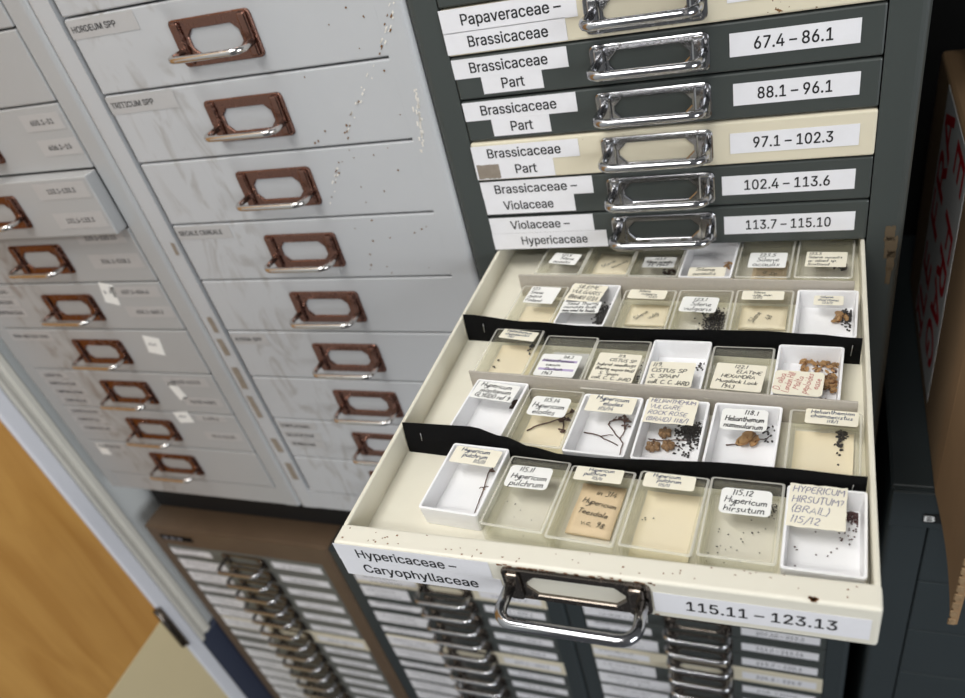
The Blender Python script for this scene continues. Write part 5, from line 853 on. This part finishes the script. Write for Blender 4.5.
seeds('26', [(.0080, .0165, .0012, .0022, 1), (.0078, .0095, .0009, .0035, .8), (-.0015, .004, .005, .009, .05)], 'seed_dark', 48, 'long dark seed smear on a cream liner, right end of second row', .0009, 0, .7)
seeds('31', [(.0075, .0165, .0010, .0040, 1), (-.0113, .0014, .0004, .0004, .12), (-.0115, -.0053, .0004, .0005, .12)], 'seed_dark', 18, 'dark seeds on the cream liner at the left end of third row', .001)
seeds('34', [(.0115, .0105, .0010, .0022, 1)], 'seed_dark', 11, 'few dark seeds in the 119. CISTUS SP white box', .0009)
seeds('33', [(.0120, .0040, .0006, .0080, 1)], 'seed_dark', 26, 'dark seeds along the right wall of the six-line label box', .0008)
seeds('42', [(.0095, .0010, .0030, .0070, 1), (-.0010, -.014, .006, .003, .35)], 'seed_dark', 420, 'black seeds spread in the white two-label box of fourth row', .0009, 0, .7)
seeds('44', [(.0075, .0040, .0035, .0060, 1)], 'seed_dark', 330, 'black seeds in the 123.1 Silene vulgaris sticker box', .0009, 0, .8)
seeds('46', [(.0110, .0100, .0025, .0028, 1), (.0125, .002, .002, .004, .2)], 'seed_dark', 110, 'black seeds round the tan flower, right end of fourth row', .00095)
seeds('36', [(.0090, .005, .004, .009, 1)], 'seed_red', 50, 'brown seeds among husks in the red-ink label box', .0009)

def sprig(k, paths, heads, label, key='stem', name='dried_sprig'):
    mb = MB(); z = FLOORZ(k)+0.0006
    for pts, r in paths:
        pp = []
        for (a, b) in zip(pts, pts[1:]):
            for q in range(4):
                t = q/4; pp.append(L3(k, a[0]+(b[0]-a[0])*t+random.gauss(0, .00015), a[1]+(b[1]-a[1])*t+random.gauss(0, .00015), z+0.0007*math.sin(len(pp)*.6)**2))
        pp.append(L3(k, pts[-1][0], pts[-1][1], z))
        mb.tube(pp, [r*(1-.35*q/len(pp)) for q in range(len(pp))], key, 6)
    for (u, v, r, hk, n) in heads:
        for q in range(n):
            p = L3(k, u+random.gauss(0, r*.6), v+random.gauss(0, r*.6), z+random.uniform(0, r*.9))
            rm = Matrix.Rotation(random.random()*6, 3, 'Z') @ Matrix.Rotation(random.uniform(-.6, .6), 3, 'X')
            mb.blob(p, r*random.uniform(.5, .9), hk, 2, .14, (1, .55, .38), rm)
    tag(build(name, mb), label, 'dried plant')
sprig('11', [([(.0055, .0170), (.0072, .0043), (.0088, -.0139)], .00035), ([(.0072, .0043), (.0048, .0030)], .0003), ([(.0072, .0043), (.0092, .0052)], .0003)], [(.0062, .0165, .0016, 'stem', 6), (.0070, .0029, .0007, 'husk', 3)], 'thin straight dry stem with one dark head, in front left white box')
sprig('22', [([(-.0125, -.0024), (-.0048, .0038), (.0031, .0085), (.0089, .0103)], .00045), ([(.0031, .0085), (.0090, .0160)], .0004), ([(.0060, .0095), (.0093, -.0005)], .0004)], [(.0060, .0095, .0022, 'stem', 9), (.0096, .0165, .0018, 'stem', 6), (.0093, -.0005, .0016, 'stem', 5), (.0105, .0100, .0016, 'stem', 4)], 'brown leafy sprig in the 115.14 sticker box')
sprig('23', [([(-.0135, .003), (-.0037, .0008), (.0080, -.0047)], .0004), ([(.0065, .0165), (-.001, .0129), (-.0012, .0105), (.0065, .0015), (.0103, -.0024), (.0108, -.0123)], .00045), ([(-.0037, .0008), (.0035, .0028)], .0003), ([(.0065, .0165), (.009, .007), (.0081, .0004)], .0004)], [(.0072, .0158, .0022, 'stem', 9), (.0020, .0165, .0014, 'stem', 4), (.0085, .0105, .0016, 'stem', 5)], 'bare forked brown sprig in the Hypericum elodes white box')
sprig('24', [([(-.0132, .0021), (-.009, .0015), (.0035, .003), (.009, .0040)], .00035), ([(-.002, .0010), (.0062, -.0035)], .0003)], [], 'thin dry stalk lying under the round brown capsules')
for (u, v, r, lb) in ((-.0050, .0064, .0042, 'round brown capsule, the rearmost of the cluster of three'), (-.0092, -.0046, .0044, 'round brown capsule, nearest the left wall in the cluster of three'), (-.0016, -.0030, .0042, 'round brown capsule, the right front one of the cluster of three')):
    mb = MB(); p = L3('24', u, v, 0); a0 = random.random()*6
    for q in range(6):
        an = a0+q/6*2*PI; rm = Matrix.Rotation(an, 3, 'Z') @ Matrix.Rotation(random.uniform(-.35, .35), 3, 'Y')
        mb.blob((math.cos(an)*r*.46, math.sin(an)*r*.46, r*.50), r*.62, 'husk', 2, .09, (random.uniform(.6, .9), .52, .8), rm)
    for q in range(5):                                   # papery sepals folded over the lobes
        an = a0+.5+q*1.3; rm = Matrix.Rotation(an, 3, 'Z') @ Matrix.Rotation(.9, 3, 'Y')
        mb.blob((math.cos(an)*r*.62, math.sin(an)*r*.62, r*.62), r*.55, 'husk_dark', 2, .12, (.9, .42, .12), rm)
    mb.tube([(0, 0, r*1.0), (r*.15, r*.1, r*1.5)], .0003, 'stem', 5)
    tag(build('seed_capsule', mb, None, (p.x, p.y, p.z+FLOORZ('24')+.0001)), lb, 'dried plant', 'round brown capsules in the four-line label box')

def petals(k, u, v, n, spread, size, label, key='petal', name='dried_flower', zs=1.0):
    mb = MB(); i = mb.mi(key); z = FLOORZ(k)
    for q in range(n):
        c = L3(k, u+random.gauss(0, spread), v+random.gauss(0, spread), z+.0008+random.random()*.0028*zs)
        rm = Matrix.Rotation(random.random()*6.3, 3, 'Z') @ Matrix.Rotation(random.uniform(-.7, .7), 3, 'X') @ Matrix.Rotation(random.uniform(-.5, .5), 3, 'Y')
        sz = size*random.uniform(.65, 1.15); N = 5; g = []
        cu = random.uniform(.2, .6)
        for b in range(N):
            row = []
            for a in range(N):
                s, t = a/(N-1)*2-1, b/(N-1)*2-1
                wdt = math.sqrt(max(0.05, 1-t*t))*.62
                pt = rm @ Vector((s*wdt*sz, t*sz, (cu*s*s*.6+.25*t*t*cu+random.uniform(-.06, .06))*sz*.7))
                pt = Vector((pt.x, pt.y, max(pt.z, -(c.z-U-ZFL-z-.0004)))) 
                row.append(mb.bm.verts.new(c+pt))
            g.append(row)
        for b in range(N-1):
            for a in range(N-1):
                f = mb.bm.faces.new((g[b][a], g[b][a+1], g[b+1][a+1], g[b+1][a])); f.material_index = i; f.smooth = True
    bmesh.ops.solidify(mb.bm, geom=mb.bm.faces[:], thickness=.00012)
    tag(build(name, mb), label, 'dried plant')
petals('25', .0018, .0045, 9, .0022, .0044, 'crumpled tan dried flower in the 118.1 sticker box')
sprig('25', [([(-.0090, .0007), (-.0030, .0014)], .0004), ([(.0035, .0066), (.0090, .0072), (.0125, .0103)], .0003)], [], 'short stalk poking out of the crumpled dried flower')
petals('46', .0075, .0050, 9, .0016, .0030, 'pale tan dried flower, right end of the fourth row', 'petal')
petals('36', .0020, .0170, 34, .0065, .0022, 'loose brown husks along the back wall of the red-ink label box', 'petal', 'dried_husks')
petals('36', .0110, .0020, 44, .0030, .0024, 'heap of brown husks right of the red-ink label', 'petal', 'dried_husks')
petals('54', .0105, .0050, 6, .0014, .0026, 'small brown flower scrap in the back row white box', 'petal', 'dried_flower')
petals('53', .0060, -.0060, 14, .0030, .0020, 'dark brown plant litter in the third box of the back row', 'stem', 'dried_litter')
petals('56', .0105, .0020, 8, .0018, .0026, 'dark twiggy scrap at the right end of the back row', 'stem', 'dried_scrap')
petals('21', .0090, .0105, 6, .0014, .0024, 'small reddish brown scrap in the left white box of second row', 'stem', 'dried_scrap')

# black card strips and grey board dividers
def strip(base, top, h, t, label, staples):
    mb = MB(); n = 40
    def at(path, x):
        for (a, b) in zip(path, path[1:]):
            if a[0] <= x <= b[0]:
                s = (x-a[0])/(b[0]-a[0]); s = s*s*(3-2*s) if len(path) > 2 else s
                return a[1]+(b[1]-a[1])*s
        return path[-1][1]
    x0, x1 = base[0][0], base[-1][0]; lo = []; 
    L = []
    for q in range(n+1):
        x = x0+(x1-x0)*q/n; yb, yt = at(base, x), at(top, x)
        zb, zt = ZFL+.0004+U, ZFL+h+U
        ym = (yb+yt)/2+(yb-yt)*.12
        L.append([(x, yb-t/2, zb), (x, ym-t/2, (zb+zt)/2), (x, yt-t/2, zt), (x, yt+t/2, zt), (x, ym+t/2, (zb+zt)/2), (x, yb+t/2, zb)])
    mb.loops(L, 'blackcard', True, True, True)
    for f in mb.bm.faces: f.smooth = False
    o = tag(build('card_strip', mb), label, 'card strip')
    for (sx, dz) in staples:
        f_ = (dz)/h; y = at(base, sx)*(1-f_)+at(top, sx)*f_
        ms = MB(); ms.tube([(sx, y-t/2-.0003-.0004, ZFL+U+dz-.0035), (sx+.0006, y-t/2-.0003-.0002, ZFL+U+dz+.0035)], .00022, 'steel', 6)
        s = build('staple', ms, o); s['label'] = 'steel staple'
strip([(.0042, -.1970), (.2478, -.2115)], [(.0042, -.1938), (.0468, -.1940), (.0700, -.2005), (.0860, -.2066), (.1062, -.2110), (.1247, -.2116), (.1586, -.2100), (.1832, -.2090), (.2105, -.2098), (.2478, -.2118)], .0205, .0005, 'black card strip with a wavy left end behind the front row of boxes', [(.0147, .0115), (.2416, .0115)])
strip([(.0042, -.0882), (.2478, -.1055)], [(.0042, -.0866), (.0543, -.0945), (.0948, -.0990), (.1323, -.1016), (.1614, -.1018), (.1948, -.1024), (.2213, -.1050), (.2478, -.1085)], .0205, .0005, 'straighter black card strip between the third and fourth rows of boxes', [(.0180, .0115), (.2427, .0115)])
def divider(xa, ya, xb, yb, h, label):
    a = math.atan2(yb-ya, xb-xa); l = math.hypot(xb-xa, yb-ya)
    mb = MB(); mb.box(-l/2, l/2, -.0006, .0006, 0, h, 'board', .0002, 1)
    tag(build('board_divider', mb, None, ((xa+xb)/2, (ya+yb)/2, ZFL+.0003+U), (0, 0, a)), label, 'divider')
divider(.0275, -.1425, .2450, -.1580, .0178, 'grey cardboard divider between the second and third rows of boxes')
divider(.0280, -.0345, .2450, -.0490, .0178, 'grey cardboard divider in front of the back row of boxes')

# ------------------------------------------------------------------ cardboard box on the low right cabinet
bx = thing('cardboard_box', (0.318, -0.10, -0.3955+U), 'worn brown cardboard box sealed with red-lettered white tape, on the low right cabinet', 'box')
mb = MB(); mb.box(0, 0.36, 0.09, 0.40, 0.0, 0.232, 'cardboard', 0.003, 2); build('body', mb, bx)
mb = MB(); n = 10; L = []
for q in range(n+1):
    t = q/n; y = 0.091-0.112*t; xo = 0.004*math.sin(t*2.4)-.002*t; L.append([(xo, y, 0.004-.007*t*t), (xo, y, 0.232), (xo+.0045, y, 0.232), (xo+.0045, y, 0.004-.007*t*t)])
mb.loops(L, 'cardboard', True, True, True)
for f in mb.bm.faces: f.smooth = False
o = build('side_flap', mb, bx); o['label'] = 'open flap folded towards the front'
mb = MB()
for q in range(26): mb.box(-.0008, .0040, -.0214, -.0196, -.004+q*.0092, -.006+q*.0092+.0085, 'card_edge', .0006, 1)
o = build('flap_edge', mb, bx); o['label'] = 'frayed corrugated edge'
mb = MB(); mb.box(0.004, 0.19, 0.035, 0.040, 0.002, 0.225, 'cardboard', .001, 1); build('inner_flap', mb, bx)
mb = MB(); slip(mb, 0, 0, 0.214, 0.140, 'tape_white', th=0.0003)
PT = [('ILE', .063, -.036, .078, PI), ('FRA', -.050, -.036, .108, PI), ('FRAG', .022, .036, .132, 0), ('E', -.086, .036, .028, 0)]
for t, px, dy, wd, ro in PT: text(mb, t, px, dy, 0.046, 'tape_red', w=wd, z=.0006, rot=ro)
o = build('parcel_tape', mb, bx, (-0.0006, 0.255, 0.1240), (0, -PI/2, 0)); o.rotation_euler = Matrix(((0, 0, -1), (0, -1, 0), (-1, 0, 0))).to_euler()
o['label'] = 'white tape printed FRAGILE in red'
M['sack'] = plain('black plastic sack', (14, 14, 15), rough=0.35)
mb = MB(); r_ = random.Random(3); nu, nv = 28, 14; L = []
for j in range(nv+1):
    ph = PI*j/nv; row = []
    for i in range(nu):
        th = 2*PI*i/nu; rad = math.sin(ph)**.6 if 0 < j < nv else .02
        w_ = 1+.10*math.sin(th*5+ph*3)+.05*math.sin(th*11+ph*7)
        row.append((.105*rad*math.cos(th)*w_, .115*rad*math.sin(th)*w_, max(0.0, .075-.082*math.cos(ph)+.006*math.sin(th*7))))
    L.append(row)
mb.loops(L, 'sack', True, True, True)
tag(build('plastic_sack', mb, None, (0.318+0.118, 0.235, -0.3955+U+0.2335)), 'black plastic sack slumped on top of the cardboard box', 'sack')

# ------------------------------------------------------------------ the room
def struct(name, mb, loc=(0, 0, 0), rot=(0, 0, 0), parent=None): return tag(build(name, mb, parent, loc, rot), kind='structure' if parent is None else None)
XW = -0.645
mb = MB(); mb.box(-1.0, 2.4, -2.6, 0.46, -0.05, 0.0, 'floor'); struct('floor', mb)
mb = MB(); mb.box(-1.0, 2.4, 0.43, 0.50, 0, 2.5, 'black'); struct('wall_back', mb)  # wall coloured near black to stand in for shade in the gap
mb = MB(); mb.box(XW-0.10, XW, -0.022, 0.43, 0, 2.5, 'wall'); mb.box(XW-0.10, XW, -2.6, -0.42, 0, 2.5, 'wall'); mb.box(XW-0.10, XW, -0.43, -0.02, 2.05, 2.5, 'wall'); struct('wall_left', mb)
ZA = -0.832+U                        # architrave stops on the dark skirting here
mb = MB()
prof = [(XW, .0045), (XW+.0095, .0045), (XW+.0105, .003), (XW+.0105, -.004), (XW+.0075, -.006), (XW+.0075, -.012), (XW+.0125, -.0145), (XW+.014, -.018), (XW+.014, -.0220), (XW, -.0220)]
mb.prism(prof, ZA, 2.12, 'cream_wood'); struct('trim_1', mb)          # moulded architrave beside the cabinets
mb = MB(); mb.box(XW-0.10, XW+0.0145, -0.0455, -0.0222, 0, 2.10, 'white_wood', 0.0035, 3); struct('trim_2', mb)   # door jamb edge
mb = MB(); mb.box(XW+.0002, XW+0.010, -0.0238, 0.43, 0.0, ZA-.002, 'navy', .002, 1); struct('baseboard_left', mb)
dr = tag(link('door_1', None, None, (XW+0.011, -0.0455, 0.0)), kind='structure')
dr['label'] = 'orange wooden door with beige lower panel in the white frame'
mb = MB(); mb.box(-0.04, 0.0, -0.372, 0, -0.735+U+0.0, 2.04, 'wood', .001, 1); o = build('panel', mb, dr); o['label'] = 'orange veneer panel'
mb = MB(); mb.box(-0.04, 0.0, -0.372, 0, 0.005, -0.7352+U, 'kick', .001, 1); o = build('kick_panel', mb, dr); o['label'] = 'plain beige lower panel'
mb = MB(); mb.box(0.0, 0.0215, -0.0035, 0.0012, -.046, .046, 'plate_dark', .0008, 1); mb.tube([(0.012, -.0045, -.046), (0.012, -.0045, .046)], .0042, 'plate_dark', 10)
o = build('hinge', mb, dr, (-0.012, 0.0020, -0.757+U)); o['label'] = 'dull steel hinge'

# ------------------------------------------------------------------ light
def area(name, loc, target, sx, sy, power, col=(1, 1, 1)):
    l = bpy.data.lights.new(name, 'AREA'); l.shape = 'RECTANGLE'; l.size = sx; l.size_y = sy; l.energy = power; l.color = col
    o = bpy.data.objects.new(name, l); COL.objects.link(o); o.location = loc
    o.rotation_euler = (Vector(target)-Vector(loc)).to_track_quat('-Z', 'Y').to_euler()
    return o
area('ceiling_tube_light', (-0.30, -0.50, 2.50), (-0.05, -0.25, 0.8), 1.5, 0.14, 21, (1.0, 0.985, 0.96))
area('ceiling_tube_light', (-0.4, -1.9, 2.65), (-0.2, -0.1, 0.8), 1.5, 0.22, 18, (1.0, 0.985, 0.96))
area('window_daylight', (2.3, -1.6, 1.35), (-0.4, -0.1, 0.75), 1.1, 1.3, 42, (0.93, 0.96, 1.0))
w = bpy.data.worlds.new('World'); scene.world = w; w.use_nodes = True
w.node_tree.nodes['Background'].inputs[0].default_value = (0.80, 0.82, 0.86, 1); w.node_tree.nodes['Background'].inputs[1].default_value = 0.15

# ------------------------------------------------------------------ camera
def rodrigues(r):
    r = Vector(r); a = r.length; return Matrix.Rotation(a, 3, r.normalized())
F, R, Tt = 786.411, rodrigues((2.26924362, 0.241602202, -0.406404568)), Vector((-0.0339956952, -0.243261993, 0.484709539))
C = -(R.transposed() @ Tt)
cam = bpy.data.cameras.new('camera'); co = bpy.data.objects.new('camera', cam); COL.objects.link(co)
right, down, fwd = R[0], R[1], R[2]
m = Matrix.Identity(4)
for i in range(3):
    m[i][0] = right[i]; m[i][1] = -down[i]; m[i][2] = -fwd[i]; m[i][3] = C[i]
m[2][3] += U
co.matrix_world = m
cam.sensor_fit = 'HORIZONTAL'; cam.sensor_width = 36; cam.lens = F/965*36
cam.shift_x = -11.0439/965; cam.shift_y = 56.0437/965
cam.clip_start = 0.01; cam.clip_end = 50
cam.dof.use_dof = True; cam.dof.focus_distance = 0.43; cam.dof.aperture_fstop = 8.0
scene.camera = co
scene.view_settings.view_transform = 'Standard'; scene.view_settings.look = 'None'
scene.view_settings.exposure = 0.0; scene.view_settings.gamma = 1.0; scene.view_settings.use_curve_mapping = False
try: scene.cycles.transparent_max_bounces = 24
except Exception: pass
